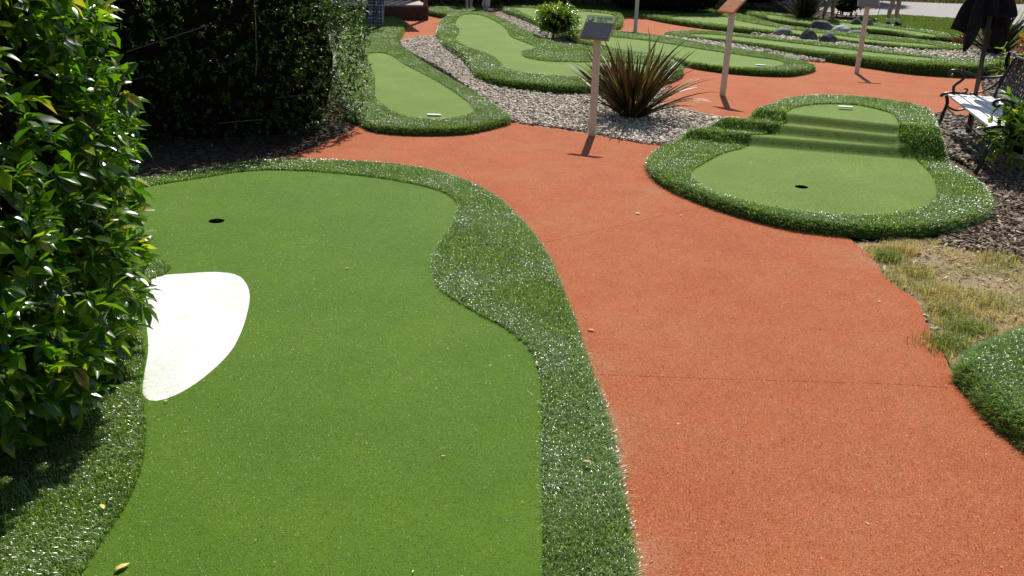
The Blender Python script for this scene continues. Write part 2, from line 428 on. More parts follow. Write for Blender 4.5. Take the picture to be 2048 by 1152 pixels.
def shrub(name, loc, half, nsp, L, W, mat, label, cat, group=None, nl=7, rz=0, ex=4, depth=.3, keep=0, simple=False, cz=None, twigs=10, sag=0., shear=0, lump=.1, core=.8, jit=.5, fold=.12):
    root = empty(name, (loc[0], loc[1], 0), rz, label, cat, group)
    cz = half[2]*.98 if cz is None else cz
    q, nn = ellip(nsp, half, ex)
    bul = lump*nz(q[:, 0]*2.2+q[:, 2]*1.7, q[:, 1]*2.2-q[:, 2]*1.3, 1.1)+lump*.5*nz(q[:, 0]*6+q[:, 2]*5, q[:, 1]*6-q[:, 2]*4, 1.0, 3)
    dep = rng.uniform(0, 1, nsp)**1.6*depth
    P = q+nn*(bul*min(half)-dep)[:, None]; P[:, 2] += cz; P[:, 0] += shear*(1.15-P[:, 2])
    ok = P[:, 2] > .04; P = P[ok]; nn = nn[ok]
    D = nn+rng.normal(size=P.shape)*jit+np.array([0, 0, .45])
    lp, ld = sprigs(P, D, nl, L)
    ld[:, 2] -= sag
    tv, tt = leaf_template(1, W/L, fold=fold, simple=simple)
    S = L*rng.uniform(.42, 1.2, len(lp))
    Rm = frames(ld, np.tile([0, 0, 1.], (len(ld), 1))+rng.normal(size=(len(ld), 3))*.35)
    if keep:
        # the leaves that show largest become objects
        wp = lp.copy(); c, s = math.cos(rz), math.sin(rz)
        wx = wp[:, 0]*c-wp[:, 1]*s+loc[0]; wy = wp[:, 0]*s+wp[:, 1]*c+loc[1]
        dist = np.sqrt(wx**2+wy**2+(wp[:, 2]-CAMH)**2)
        outer = np.repeat(dep[ok], nl)
        zc = wy*cp-(wp[:, 2]-CAMH)*sp; yc = wy*sp+(wp[:, 2]-CAMH)*cp
        ua = np.abs(wx/np.maximum(zc, .1)); ub = np.abs(yc/np.maximum(zc, .1))
        vis = (zc > .3) & (ua < .54) & (ub < .30)
        score = dist+outer*8+np.where(vis, 0, 100)
        idx = np.argsort(score)[:keep]
        ms = [mesh_np('leaf', *leaf_template(1, W/L*k, fold=f, curl=cu), mat, True) for k, f, cu in ((1, .12, .18), (.85, .2, .3), (1.1, .08, .1))]
        for i, j in enumerate(idx):
            o = bpy.data.objects.new('leaf', ms[i % 3]); o.parent = root
            o.matrix_local = Matrix.LocRotScale(Vector(lp[j]), Matrix(Rm[j].tolist()).to_quaternion(), Vector((S[j],)*3))
            C.objects.link(o)
        m = np.ones(len(lp), bool); m[idx] = False; lp, Rm, S = lp[m], Rm[m], S[m]
    V, T = place(tv, tt, lp, Rm, S)
    link('foliage', mesh_np('foliage', V, T, mat, True), root, kind='stuff')
    link('inner_mass', core_mesh('inner_mass', tuple(h_-(1-core)*min(half) for h_ in half), 1.0, ex, CORE), root, loc=(0, 0, cz), kind='stuff')  # solid added inside to block light, shade is in its colour
    if twigs:
        mb = MB()
        for i in range(twigs):
            a = rng.uniform(0, 6.28); q0 = np.array([rng.uniform(-.6, .6)*half[0], rng.uniform(-.6, .6)*half[1], 0])
            j = rng.integers(len(P)); e = P[j]*[1, 1, 1]
            mid = (q0+e)/2+rng.normal(size=3)*.1
            pts = spline([q0, q0*.6+mid*.4, mid, e], .12, False)
            if len(pts) > 2: mb.tube([tuple(p) for p in pts], list(np.linspace(.016, .004, len(pts))), 5)
        link('branches', mb.mesh('branches', BARK, True), root, kind='stuff')
    return root

def strap_leaf(base, d0, length, width, droop, mat, seg=7, crease=.25):
    """one long arching strap leaf with a creased middle"""
    tw = random.uniform(-.35, .35); d = Vector(d0).normalized(); p = Vector(base); vs = []; st = length/seg
    side = d.cross(Vector((0, 0, 1)))
    if side.length < .1: side = Vector((1, 0, 0))
    side.normalize()
    for i in range(seg+1):
        t = i/seg; wd = width/2*(min(1, .55+t*2) if t < .3 else 1)*(1-max(0, (t-.45)/.55)**1.6)
        nn = side.cross(d).normalized()
        vs += [p-side*wd-nn*wd*-crease, p-nn*wd*crease, p+side*wd-nn*wd*-crease]
        p = p+d*st; d = (d+Vector((0, 0, -droop*t*st*3))+side*tw*st).normalized()
    fs = []
    for i in range(seg):
        a = i*3; fs += [(a, a+1, a+4, a+3), (a+1, a+2, a+5, a+4)]
    return vs, fs

def flax(name, loc, n, length, width, mat, label, cat='flax', rz=0, asobj=True, spread=1.0, z0=0, up_=.25, group=None):
    root = empty(name, (loc[0], loc[1], z0), rz, label, cat, group); mb = MB()
    protos = []
    if asobj:
        for k in range(14):
            m_ = MB(); el = R(30+k*4.3); L = random.uniform(.8, 1.1)
            m_.add(*strap_leaf((0, 0, 0), (math.cos(el), 0, math.sin(el)), L, width/length, random.uniform(.15, .75), mat))
            protos.append(m_.mesh('leaf', mat, True))
    for i in range(n):
        a = random.uniform(0, 2*math.pi); el = R(18+72*random.random()**.7); L = length*random.uniform(.55, 1.1)
        bx, by = math.cos(a)*random.uniform(0, .1)*length, math.sin(a)*random.uniform(0, .1)*length
        if asobj and i < 300:
            k = int(max(0, min(13, round((math.degrees(el)-30)/4.3))))
            o = bpy.data.objects.new('leaf', protos[k]); o.parent = root; o.location = (bx, by, 0)
            o.rotation_euler = (random.uniform(-.5, .5), 0, a); o.scale = (L,)*3; C.objects.link(o)
        else:
            mb.add(*strap_leaf((bx, by, 0), (math.cos(a)*math.cos(el), math.sin(a)*math.cos(el), math.sin(el)), L, width*random.uniform(.6, 1.1), random.uniform(.1, .8), mat, 5))
    if mb.v: link('foliage', mb.mesh('foliage', mat, True), root, kind='stuff')
    return root

def stones(name, poly, spacing, size, mat, z=0, parent=None, label=None, jitter=.5, flat=.55, lump=True, layers=1, cat=None):
    import bmesh
    bm = bmesh.new(); bmesh.ops.create_icosphere(bm, subdivisions=1, radius=1)
    tv = np.array([v.co[:] for v in bm.verts]); tt = np.array([[v.index for v in f.verts] for f in bm.faces]); bm.free()
    Vs, Ts, b = [], [], 0
    for k in range(layers):
        P = gridpts(poly, spacing, jitter); n = len(P)
        if not n: continue
        for var in range(4):
            m = rng.integers(0, 4, n) == var; Q = P[m]
            if not len(Q): continue
            t = tv*(1+rng.uniform(-.25, .25, (len(tv), 1)))
            S = size/2*rng.uniform(.55, 1.35, (len(Q), 1))*np.c_[np.ones(len(Q)), rng.uniform(.6, .95, len(Q)), rng.uniform(.4, .8, len(Q))*flat/.55]
            d = rng.normal(size=(len(Q), 3))*[1, 1, .35]; Rm = frames(d, np.tile([0, 0, 1.], (len(Q), 1))+rng.normal(size=(len(Q), 3))*.3)
            zz = z+k*size*.25+rng.uniform(0, size*.35, len(Q))
            V, T = place(t, tt, np.c_[Q, zz], Rm, S); Vs.append(V); Ts.append(T+b); b += len(V)
    o = link(name, mesh_np(name, np.concatenate(Vs), np.concatenate(Ts), mat, True), parent, kind='stuff')
    if label: o['label'] = label
    return o

def grass_patch(name, poly, dens, L, W, mat, z=0, leanamt=.9, label=None, parent=None, thin=False):
    lo, hi = poly.min(0), poly.max(0); n = int((hi-lo).prod()*dens)
    P = rng.uniform(lo, hi, (n, 2)); P = P[inside(P, poly)]
    if thin: P = P[rng.uniform(0, 1, len(P)) < np.clip(.55+1.5*nz(P[:, 0], P[:, 1], 4.5, 6), .06, 1)]
    n = len(P)
    tuft = .6+.7*np.clip(nz(P[:, 0], P[:, 1], 9, 2)+.5, 0, 1.3)
    a = rng.uniform(0, 6.28, n); k = rng.uniform(.2, 1.5, n)*leanamt
    V, T = blade_arrays(np.c_[P, np.full(n, z)], np.tile([0, 0, 1.], (n, 1)), np.c_[np.cos(a)*k, np.sin(a)*k, -.2*k], L*rng.uniform(.5, 1.2, n)*tuft, W*rng.uniform(.7, 1.3, n))
    return link(name, mesh_np(name, V, T, mat, True), parent, kind='stuff', label=label)

# ------------------------------------------------------------ the ground, roads and paths
def nap(name, P, z, L, W, mat, parent=None, flat=.95):
    """one short triangle for each tuft of pile"""
    n = len(P); a = rng.uniform(0, 6.283, n); k = rng.uniform(.55, 1, n)*flat
    s_ = np.c_[-np.sin(a), np.cos(a), np.zeros(n)]*(W*rng.uniform(.6, 1.3, n))[:, None]/2
    b = np.c_[P, z]; L = L*rng.uniform(.5, 1.2, n)
    t = b+np.c_[np.cos(a)*k*L, np.sin(a)*k*L, L*(1.05-k)]
    V = np.stack([b-s_, b+s_, t], 1).reshape(-1, 3)
    return link(name, mesh_np(name, V, np.arange(3*n).reshape(-1, 3), mat), parent, kind='stuff')

def scatter(poly, dens, ymax=12):
    """random points, thinning out with distance from the near end"""
    lo, hi = poly.min(0), np.minimum(poly.max(0), [6, ymax]); lo = np.maximum(lo, [-4, 1.5])
    n = int((hi-lo).prod()*dens); P = rng.uniform(lo, hi, (n, 2))
    P = P[rng.uniform(0, 1, n) < np.clip(3.5/P[:, 1], 0, 1)**1.6]
    return P[inside(P, poly)]

def poly_px(pts, z=0.0, sm=True, step=.06):
    P = np.array([G(p[0], p[1], p[2] if len(p) > 2 else z) for p in pts])
    return spline(P, step) if sm else P

def sheet(name, poly, z, mat, gs=.5, kind='structure', parent=None, amp=.004, thick=.03):
    pts = gridpts(poly, gs); V, T = cdt(pts, [poly])
    cen = V[T].mean(1); T = T[inside(cen, poly)]
    Z = z+amp*nz(V[:, 0], V[:, 1], 1.5)
    n = len(poly)
    bot = np.c_[poly, np.full(n, z-thick)]
    V3 = np.r_[np.c_[V, Z], bot]
    # skirt
    zi = z+amp*nz(poly[:, 0], poly[:, 1], 1.5)
    top = np.c_[poly, zi]; b = len(V3); V3 = np.r_[V3, top]
    i = np.arange(n); j = (i+1) % n; a0 = len(V)
    ar = .5*((poly[:, 0]*np.roll(poly[:, 1], -1)-np.roll(poly[:, 0], -1)*poly[:, 1])).sum()
    q = np.concatenate([np.c_[a0+i, a0+j, b+j], np.c_[a0+i, b+j, b+i]])
    if ar < 0: q = q[:, ::-1]
    return link(name, mesh_np(name, V3, np.r_[T, q], mat, False), parent, kind=kind)

gm = MB(); gm.add([(-250, -60, -.03), (250, -60, -.03), (250, 400, -.03), (-250, 400, -.03)], [(0, 1, 2, 3)])
link('ground', gm.mesh('ground', SOIL), kind='structure')

A_OUT = [(1290, 1700), (1284, 1300), (1272, 1152), (1262, 1060), (1240, 950), (1215, 830), (1180, 730), (1150, 640), (1122, 570), (1085, 490), (1030, 425), (990, 390), (925, 357), (850, 336), (760, 325),
       (650, 319), (560, 317), (480, 325), (380, 342), (250, 362), (50, 400), (-200, 470), (-420, 700), (-600, 1100), (-700, 1700)]
D_OUT = [(1297, 345, 0), (1295, 325, .03), (1310, 300, .07), (1350, 281, .08), (1395, 270, .09), (1421, 262, .12), (1444, 253, .16), (1466, 244, .2), (1482, 235, .26), (1494, 227, .3), (1514, 214, .34), (1540, 203, .35), (1580, 191, .35), (1650, 187, .35), (1720, 190, .35),
       (1800, 200, .35), (1848, 210, .35), (1868, 220, .35), (1884, 250, .35), (1895, 281, .26), (1904, 307, .17), (1922, 335, .09), (1952, 358, .08), (1977, 385, .05), (1980, 420, .02), (1960, 445, 0), (1900, 465, 0), (1820, 475, 0),
       (1740, 476, 0), (1650, 469, 0), (1550, 453, 0), (1450, 425, 0), (1370, 395, 0), (1320, 370, 0)]
path_px = [(1200, 1700), (1150, 1300), (1000, 900), (900, 500), (700, 345), (540, 322), (590, 308), (650, 285), (700, 263), (722, 250), (800, 235), (960, 240), (1030, 246), (1150, 262),
           (1250, 281), (1340, 292), (1420, 290), (1475, 262), (1468, 244), (1400, 229), (1322, 211), (1316, 190), (1330, 160), (1372, 136), (1500, 118), (1620, 96), (1760, 112), (1900, 132),
           (1950, 150), (1968, 196), (1958, 232), (1890, 238), (1880, 262), (1800, 330), (1700, 450), (1705, 482), (1742, 512), (1775, 560), (1832, 600), (1852, 645), (1885, 705), (1906, 750), (1930, 790),
           (2000, 850), (2150, 930), (2500, 1050), (2600, 1700)]
path_poly = poly_px(path_px, sm=False); path_poly = spline(path_poly, .06)
path_poly[:, 0] += .006*nz(path_poly[:, 0], path_poly[:, 1], 23); path_poly[:, 1] += .006*nz(path_poly[:, 0], path_poly[:, 1], 29, 2)
seams = [[(860, 225), (887, 272), (905, 302), (942, 362), (980, 430)],
         [(960, 512), (1080, 487), (1250, 449), (1440, 408), (1600, 385)],
         [(1000, 735), (1195, 749), (1400, 757), (1600, 763), (1780, 768), (1905, 776), (2100, 790)]]
seams = [spline(np.array([G(*p) for p in s]), .08, False) for s in seams]
def clip_line(L): return L[inside(L, path_poly)]
seams = [clip_line(s) for s in seams]
off = []
for s in seams:
    d = np.gradient(s, axis=0); d /= np.linalg.norm(d, axis=1, keepdims=True); nrm = np.c_[-d[:, 1], d[:, 0]]
    off += [s+nrm*.006, s-nrm*.006]
pts = np.r_[gridpts(path_poly, .3), scatter(path_poly, 160, 11)]
for s in seams: pts = pts[segdist(pts, s, False)[0] > .05]
V, T = cdt(pts, [path_poly], seams+off)
cen = V[T].mean(1); T = T[inside(cen, path_poly)]; cen = V[T].mean(1)
Z = .0015*nz(V[:, 0], V[:, 1], 1.4)
for s in seams: Z[segdist(V, s, False)[0] < .003] -= .0025
def side(cen, s):
    e0 = s[0]-(s[1]-s[0])*400; e1 = s[-1]+(s[-1]-s[-2])*400; L = np.r_[[e0], s, [e1]]
    best = np.full(len(cen), 1e9); sg = np.zeros(len(cen))
    for p, q in zip(L[:-1], L[1:]):
        d = q-p; t = np.clip(((cen-p)@d)/(d@d), 0, 1)[:, None]; e = cen-(p+t*d); dd = (e**2).sum(1)
        c = d[0]*(cen[:, 1]-p[1])-d[1]*(cen[:, 0]-p[0]); m = dd < best; best[m] = dd[m]; sg[m] = np.sign(c[m])
    return sg > 0
s1, s2, s3 = (side(cen, s) for s in seams)
path_root = empty('path', (0, 0, 0)); path_root['kind'] = 'structure'
V3 = np.c_[V, Z]
edges_ = [spline(np.array([G(*p) for p in L_]), .06) for L_ in (A_OUT, D_OUT)]+[path_poly]
def worn_edge(Q):
    d = np.min([segdist(Q[:, :2], e)[0] for e in edges_], 0)
    n1 = nz(Q[:, 0], Q[:, 1], 4, 7)
    new = np.exp(-(d/(.085*(1+.6*n1)))**2)
    dust = 0
    for px, rad in (((1225, 870), .12), ((1195, 730), .07), ((1290, 1110), .09), ((1310, 380), .07), ((1740, 520), .12), ((1400, 300), .05), ((1660, 400), .05)):
        g = G(*px); dust = np.maximum(dust, np.exp(-(((Q[:, 0]-g[0])**2+((Q[:, 1]-g[1])/1.9)**2)/rad**2)))
    return new, dust*(.75+.4*n1)
def paint(me, Q):
    e, d = worn_edge(Q)
    for nm, a in (('unworn', e), ('dust', d)):
        at = me.attributes.new(nm, 'FLOAT', 'POINT'); at.data.foreach_set('value', np.clip(a, 0, 1).astype(np.float32))
    return me
for m in (~s3, s3 & ~s2, s2 & ~s1, s2 & s1):
    if m.any():
        sv_, st_ = submesh(V3, T[m]); link('carpet_sheet', paint(mesh_np('carpet_sheet', sv_, st_, PATH), sv_), path_root)
Pf = scatter(path_poly, 32000)
nap('carpet_fibres', Pf, .0015*nz(Pf[:, 0], Pf[:, 1], 1.4)-.001, .014, .003, FIBRE, path_root, 1.0)
for k, pp in enumerate([
    [(1200, 34), (1288, 34), (1420, 52), (1560, 66), (1600, 76), (1450, 72), (1350, 64), (1345, 76), (1300, 72), (1225, 62)],
    [(900, 16), (965, 16), (1010, 16), (1015, 24), (1003, 29), (978, 29), (930, 22)],
    [(800, 85), (873, 72), (890, 55), (884, 34), (800, 30), (790, 50), (780, 80)]]):
    sheet('back_path', poly_px(pp, sm=False), -.002, PATH, .6)

road = np.array([G(1690, 30), G(1790, 29), G(1920, 38), G(2048, 52), G(2500, 90), G(2700, 60), G(2048, 8), G(1900, 6), G(1780, 2), G(1500, -8)])
sheet('gravel_road', road, -.01, ROAD, 1.2, amp=.01)

# ------------------------------------------------------------ putting greens
def green(label, outer, inner, H, wall=.05, zf=None, gs=.12, bl=(14000, .035, .003), bmat=None, tmat=None, cup=None, tee=None, extra=None, wallden=260, glint=1.0, tee_rot=0, cat='putting green', group=None, cut=None, pile=0, rows=()):
    O = spline(np.array([G(p[0], p[1], p[2] if len(p) > 2 else H) for p in outer]), .06)
    I = spline(np.array([G(p[0], p[1], p[2] if len(p) > 2 else H) for p in inner]), .05)
    cx, cy = O.mean(0); c0 = np.array([cx, cy]); O = O-c0; I = I-c0
    Hf = (lambda x, y: np.full(np.shape(x), H)) if zf is None else (lambda x, y: zf(np.asarray(x)+cx, np.asarray(y)+cy))
    if ((O[:, 0]*np.roll(O[:, 1], -1)-np.roll(O[:, 0], -1)*O[:, 1]).sum()) < 0: O = O[::-1]
    root = empty('putting_green', (cx, cy, 0), 0, label, cat, group)
    rings = []
    d = np.roll(O, -1, 0)-np.roll(O, 1, 0); d /= np.linalg.norm(d, axis=1, keepdims=True)+1e-9; nin = np.c_[-d[:, 1], d[:, 0]]
    for k in (.04, .15, .35, .65, 1.0):
        r_ = O+nin*wall*k; r_ = r_[inside(r_, O)]; dd, _ = segdist(r_, O); rings.append(r_[dd > wall*k*.9])
    g = gridpts(O, gs); dd, _ = segdist(g, O); g = g[dd > wall*1.5]
    loops = [O, I]; cups = []
    if cup is not None:
        for c in (cup if isinstance(cup, list) else [cup]):
            z = c[2] if len(c) > 2 else H; q = np.array(G(c[0], c[1], z))-c0; cups.append(q)
            a = np.linspace(0, 2*math.pi, 20, endpoint=False); loops.append(q+np.c_[np.cos(a), np.sin(a)]*.054)
            g = g[np.linalg.norm(g-q, axis=1) > .08]
    bunk = None
    if extra is not None:
        bunk = spline(np.array([G(p[0], p[1], H) for p in extra])-c0, .04); loops.append(bunk)
    rows = [q-c0 for q in rows]; rows = [q[inside(q, O)] for q in rows]; rows = [q[segdist(q, O)[0] > wall*1.05] for q in rows]
    for q in rows: g = g[segdist(g, q, False)[0] > .012]
    V, T = cdt(np.concatenate([g]+rings), loops, rows)
    cen = V[T].mean(1); T = T[inside(cen, O)]; cen = V[T].mean(1)
    dO, _ = segdist(V, O)
    def height(P, dist):
        k = np.clip(dist/wall, 0, 1); return (Hf(P[:, 0], P[:, 1])+.0)*np.sqrt(1-(1-k)**2)
    Z = height(V, dO)-.004
    V3 = np.c_[V, Z]
    inI = inside(cen, I); incup = np.zeros(len(cen), bool)
    for q in cups: incup |= np.linalg.norm(cen-q, axis=1) < .053
    inB = inside(cen, bunk) if bunk is not None else np.zeros(len(cen), bool)
    link('putting_surface', mesh_np('putting_surface', *submesh(V3, T[inI & ~incup & ~inB]), tmat or TURF, True), root)
    link('fringe_mat', mesh_np('fringe_mat', *submesh(V3, T[~inI & ~inB]), FRB, True), root)
    if bunk is not None:
        o = link('bunker_patch', mesh_np('bunker_patch', *submesh(V3, T[inB]), WHITE, True), root); o['label'] = 'white turf bunker patch'
    if pile:
        P = scatter(I+c0, pile)-c0
        for q in cups: P = P[np.linalg.norm(P-q, axis=1) > .056]
        if bunk is not None: P = P[~inside(P, bunk)]
        nap('turf_pile', P, Hf(P[:, 0], P[:, 1])-.005, .009, .0035, NAP, root)
    for q in cups:
        z = float(Hf(q[0], q[1])); a = np.linspace(0, 2*math.pi, 20, endpoint=False); mb = MB()
        ring = lambda r_, zz: [(q[0]+math.cos(t)*r_, q[1]+math.sin(t)*r_, zz) for t in a]
        vs = ring(.0545, z-.002)+ring(.0545, z-.11)+ring(.001, z-.11)
        fs = [(i, (i+1) % 20, 20+(i+1) % 20, 20+i) for i in range(20)]+[(20+i, 20+(i+1) % 20, 40+(i+1) % 20, 40+i) for i in range(20)]
        mb.add(vs, fs); link('cup', mb.mesh('cup', CUPM), root)
    if tee is not None:
        for t in (tee if isinstance(tee, list) else [tee]):
            z = t[2] if len(t) > 2 else H; q = np.array(G(t[0], t[1], z))-c0
            mb = MB(); mb.box((0, 0, 0), (.15, .055, .012)); o = link('tee_marker', mb.mesh('tee_marker', TEE, bevel=.002), root, loc=(q[0], q[1], z+.008))
            o.rotation_euler = (0, 0, R(tee_rot))
    # blades of the long fringe
    dens, L, W = bl
    lo, hi = O.min(0), O.max(0); n = int((hi-lo).prod()*dens)
    P = rng.uniform(lo, hi, (n, 2)); P = P[inside(P, O)]
    P = P[~inside(P, I)]
    if bunk is not None: P = P[~inside(P, bunk)]
    if cut is not None: P = P[cut(P+c0)]
    dP, near = segdist(P, O)
    # extra on the side wall
    per = np.linalg.norm(np.roll(O, -1, 0)-O, axis=1); m = int(per.sum()*wallden*H*14)
    ii = rng.choice(len(O), m, p=per/per.sum()); tt_ = rng.uniform(0, 1, (m, 1)); Wp = O[ii]*(1-tt_)+np.roll(O, -1, 0)[ii]*tt_
    wi = nin[ii]; wd = rng.uniform(0, 1, m)**2*wall; Wp = Wp+wi*wd[:, None]
    if cut is not None:
        k = cut(Wp+c0); Wp = Wp[k]; wi = wi[k]; wd = wd[k]
    A = np.r_[P, Wp]; dA = np.r_[dP, wd]
    outv = np.r_[(near-P)/np.maximum(dP, 1e-4)[:, None], -wi]
    z = height(A, dA)
    e = np.exp(-dA/(wall*.8))[:, None]*.75
    nrm = np.c_[outv*e, np.ones(len(A))]; nrm /= np.linalg.norm(nrm, axis=1, keepdims=True)
    n = len(A); a = 2.6*nz(A[:, 0]+cx, A[:, 1]+cy, 5, 9)+1.8*nz(A[:, 0]+cx, A[:, 1]+cy, 17, 5)-1.2+rng.normal(size=n)*1.7
    # lie of the pile varies in patches
    lie = nz(A[:, 0]+cx, A[:, 1]+cy, 2.2, 4); amt = (1.1+.9*np.clip(lie+.5, 0, 1))*rng.uniform(.3, 1.3, n)*glint
    ln = np.c_[np.cos(a)*amt, np.sin(a)*amt, -.12*amt]+np.c_[outv*e*.7, np.zeros(n)]
    V, T = blade_arrays(np.c_[A, z-.004], nrm, ln, L*rng.uniform(.6, 1.15, n), W*rng.uniform(.7, 1.3, n))
    link('fringe_blades', mesh_np('fringe_blades', V, T, bmat or BLADE, True), root, kind='stuff')
    return root

green('large near putting green with a cup and a white bunker patch',
      A_OUT,
      [(1085, 1650), (1085, 1300), (1085, 1152), (1085, 1000), (1083, 850), (1080, 760), (1062, 702), (1010, 656), (930, 612), (880, 577), (864, 532), (878, 490), (904, 450), (915, 412), (890, 386),
       (820, 366), (720, 351), (600, 341), (500, 341), (400, 356), (300, 372), (210, 392), (170, 440), (230, 495), (300, 516), (340, 532), (322, 556), (284, 620), (290, 700), (284, 780), (291, 850), (285, 930),
       (252, 1010), (212, 1070), (160, 1152), (60, 1300), (-60, 1650)],
      .03, wall=.05, gs=.16, bl=(30000, .036, .0032), pile=26000, cup=(433, 441),
      extra=[(306, 556), (380, 545), (440, 543), (480, 552), (499, 585), (490, 640), (462, 700), (405, 755), (352, 788), (312, 800), (290, 793), (285, 770), (296, 700), (293, 650), (287, 610)],
      wallden=420)
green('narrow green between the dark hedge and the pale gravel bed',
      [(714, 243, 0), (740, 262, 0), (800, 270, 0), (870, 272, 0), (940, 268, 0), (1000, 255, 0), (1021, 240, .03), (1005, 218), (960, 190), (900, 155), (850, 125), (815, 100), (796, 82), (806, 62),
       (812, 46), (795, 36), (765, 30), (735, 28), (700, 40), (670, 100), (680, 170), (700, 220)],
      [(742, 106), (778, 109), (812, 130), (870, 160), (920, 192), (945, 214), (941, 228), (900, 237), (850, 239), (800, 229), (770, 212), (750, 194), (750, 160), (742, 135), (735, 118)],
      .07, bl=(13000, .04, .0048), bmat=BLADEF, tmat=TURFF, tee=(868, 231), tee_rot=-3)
green('winding raised green curving between gravel beds behind the signpost',
      [(873, 62, .1), (880, 40), (895, 30), (870, 24), (850, 18), (880, 14), (940, 17), (985, 28), (1030, 48), (1075, 70), (1120, 86), (1180, 93), (1250, 100), (1320, 110), (1362, 128), (1364, 148, .05), (1340, 166, 0), (1290, 181, 0),
       (1200, 190, 0), (1120, 190, 0), (1060, 184, 0), (1000, 176, 0), (955, 160, 0), (941, 140, 0), (925, 122, 0), (890, 98, 0), (875, 78, 0)],
      [(911, 46), (925, 30), (960, 30), (995, 45), (1012, 58), (1022, 73), (1050, 85), (1072, 95), (1045, 103), (1050, 114), (1090, 122), (1150, 124), (1250, 125), (1310, 134), (1290, 150), (1200, 155),
       (1130, 153), (1060, 148), (1015, 138), (1000, 125), (980, 110), (940, 96), (912, 80), (919, 62)],
      .11, wall=.06, bl=(8000, .045, .006), bmat=BLADEF, tmat=TURFF, wallden=200)

crest = [((1489, 271), (1810, 297), .165), ((1525, 247), (1797, 274), .25), ((1588, 229), (1797, 251), .335)]
CL = [(np.array(G(*a, z)), np.array(G(*b, z))) for a, b, z in crest]
step_rows = []
for a, b in CL:
    d = (b-a)/np.linalg.norm(b-a); pn = np.array([-d[1], d[0]])
    for o_ in (-.1, -.09, -.075, -.06, -.045, -.03, -.015, 0, .015, .03, .05):
        step_rows.append(np.array([a+d*t-pn*o_*-1 for t in np.arange(-.7, np.linalg.norm(b-a)+.7, .04)]))
def stepz(x, y):
    z = np.full(np.shape(x), .08)
    for a, b in CL:
        d = (b-a)/np.linalg.norm(b-a); s = -(d[1]*(x-a[0])-d[0]*(y-a[1]))
        u_ = (x-a[0])*d[0]+(y-a[1])*d[1]; Lc = np.linalg.norm(b-a); o = np.clip((u_-Lc)/.1, 0, 1)*.17+np.clip(-u_/.1, 0, 1)*.05
        t = np.clip((s+.09+o*.6)/(.135+o), 0, 1); z = z+.085*(t*t*(3-2*t))+.006*np.exp(-((s-.04)/.04)**2)
    return z
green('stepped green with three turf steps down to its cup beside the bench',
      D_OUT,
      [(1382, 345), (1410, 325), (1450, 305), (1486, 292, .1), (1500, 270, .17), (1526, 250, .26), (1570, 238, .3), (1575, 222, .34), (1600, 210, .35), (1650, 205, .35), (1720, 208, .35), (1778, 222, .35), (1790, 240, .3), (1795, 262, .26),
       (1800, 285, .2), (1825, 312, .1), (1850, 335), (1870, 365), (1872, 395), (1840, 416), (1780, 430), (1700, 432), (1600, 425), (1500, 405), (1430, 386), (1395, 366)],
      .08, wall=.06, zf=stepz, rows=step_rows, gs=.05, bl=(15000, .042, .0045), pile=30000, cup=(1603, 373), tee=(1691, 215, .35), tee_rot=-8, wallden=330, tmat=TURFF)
green('long raised green with a white tee plate behind the flax plant',
      [(1120, 62), (1180, 60), (1235, 62), (1310, 70), (1360, 78), (1440, 92), (1530, 105), (1590, 117), (1626, 134, .05), (1628, 143, 0), (1600, 151, 0), (1560, 154, 0), (1480, 150, 0), (1400, 140, 0), (1340, 125, 0), (1280, 115, 0), (1220, 106, 0), (1150, 90, 0), (1110, 75, 0)],
      [(1190, 72), (1300, 82), (1400, 98), (1500, 113), (1560, 122), (1562, 132), (1500, 136), (1430, 131), (1350, 118), (1260, 102), (1190, 86)],
      .09, bl=(8000, .045, .006), bmat=BLADEF, tmat=TURFF, tee=(1521, 131), tee_rot=-8)
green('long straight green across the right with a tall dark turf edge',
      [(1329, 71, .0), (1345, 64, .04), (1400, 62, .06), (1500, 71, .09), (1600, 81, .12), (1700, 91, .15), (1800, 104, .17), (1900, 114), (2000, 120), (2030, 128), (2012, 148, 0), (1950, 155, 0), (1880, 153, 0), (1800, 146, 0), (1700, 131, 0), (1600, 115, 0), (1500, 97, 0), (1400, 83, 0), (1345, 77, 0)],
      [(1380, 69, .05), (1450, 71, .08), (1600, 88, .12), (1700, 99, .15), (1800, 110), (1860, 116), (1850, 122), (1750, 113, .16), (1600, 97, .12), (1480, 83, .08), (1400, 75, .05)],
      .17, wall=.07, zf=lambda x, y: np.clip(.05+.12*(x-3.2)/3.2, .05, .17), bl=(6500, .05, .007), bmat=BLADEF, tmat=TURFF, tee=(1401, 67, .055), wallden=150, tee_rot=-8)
green('back green in front of the black hedge, running right past the boulders',
      [(1283, 36, 0), (1300, 31), (1400, 28), (1450, 25), (1500, 33), (1560, 49), (1640, 60), (1700, 66), (1750, 71), (1850, 81), (1930, 90), (1935, 98, .05), (1900, 107, 0), (1800, 102, 0), (1700, 89, 0), (1640, 82, 0), (1560, 74, 0), (1470, 65, 0), (1400, 57, 0), (1330, 46, 0)],
      [(1340, 35), (1400, 31), (1450, 34), (1480, 42), (1560, 56), (1640, 66), (1750, 80), (1850, 88), (1870, 94), (1780, 88), (1640, 73), (1500, 56), (1400, 44)],
      .09, bl=(3200, .05, .009), bmat=BLADEF, tmat=TURFF, wallden=110)
green('far green at the back centre behind the round bush',
      [(1002, 20, 0), (1012, 13), (1060, 12), (1120, 17), (1200, 22), (1240, 26), (1245, 42), (1225, 60, .05), (1180, 74, 0), (1130, 71, 0), (1080, 57, 0), (1040, 41, 0), (1010, 30, 0)],
      [(1030, 15), (1100, 19), (1180, 24), (1225, 30), (1228, 44), (1190, 60), (1140, 58), (1090, 46), (1050, 28)],
      .12, bl=(3000, .05, .009), bmat=BLADEF, tmat=TURFF, wallden=110)
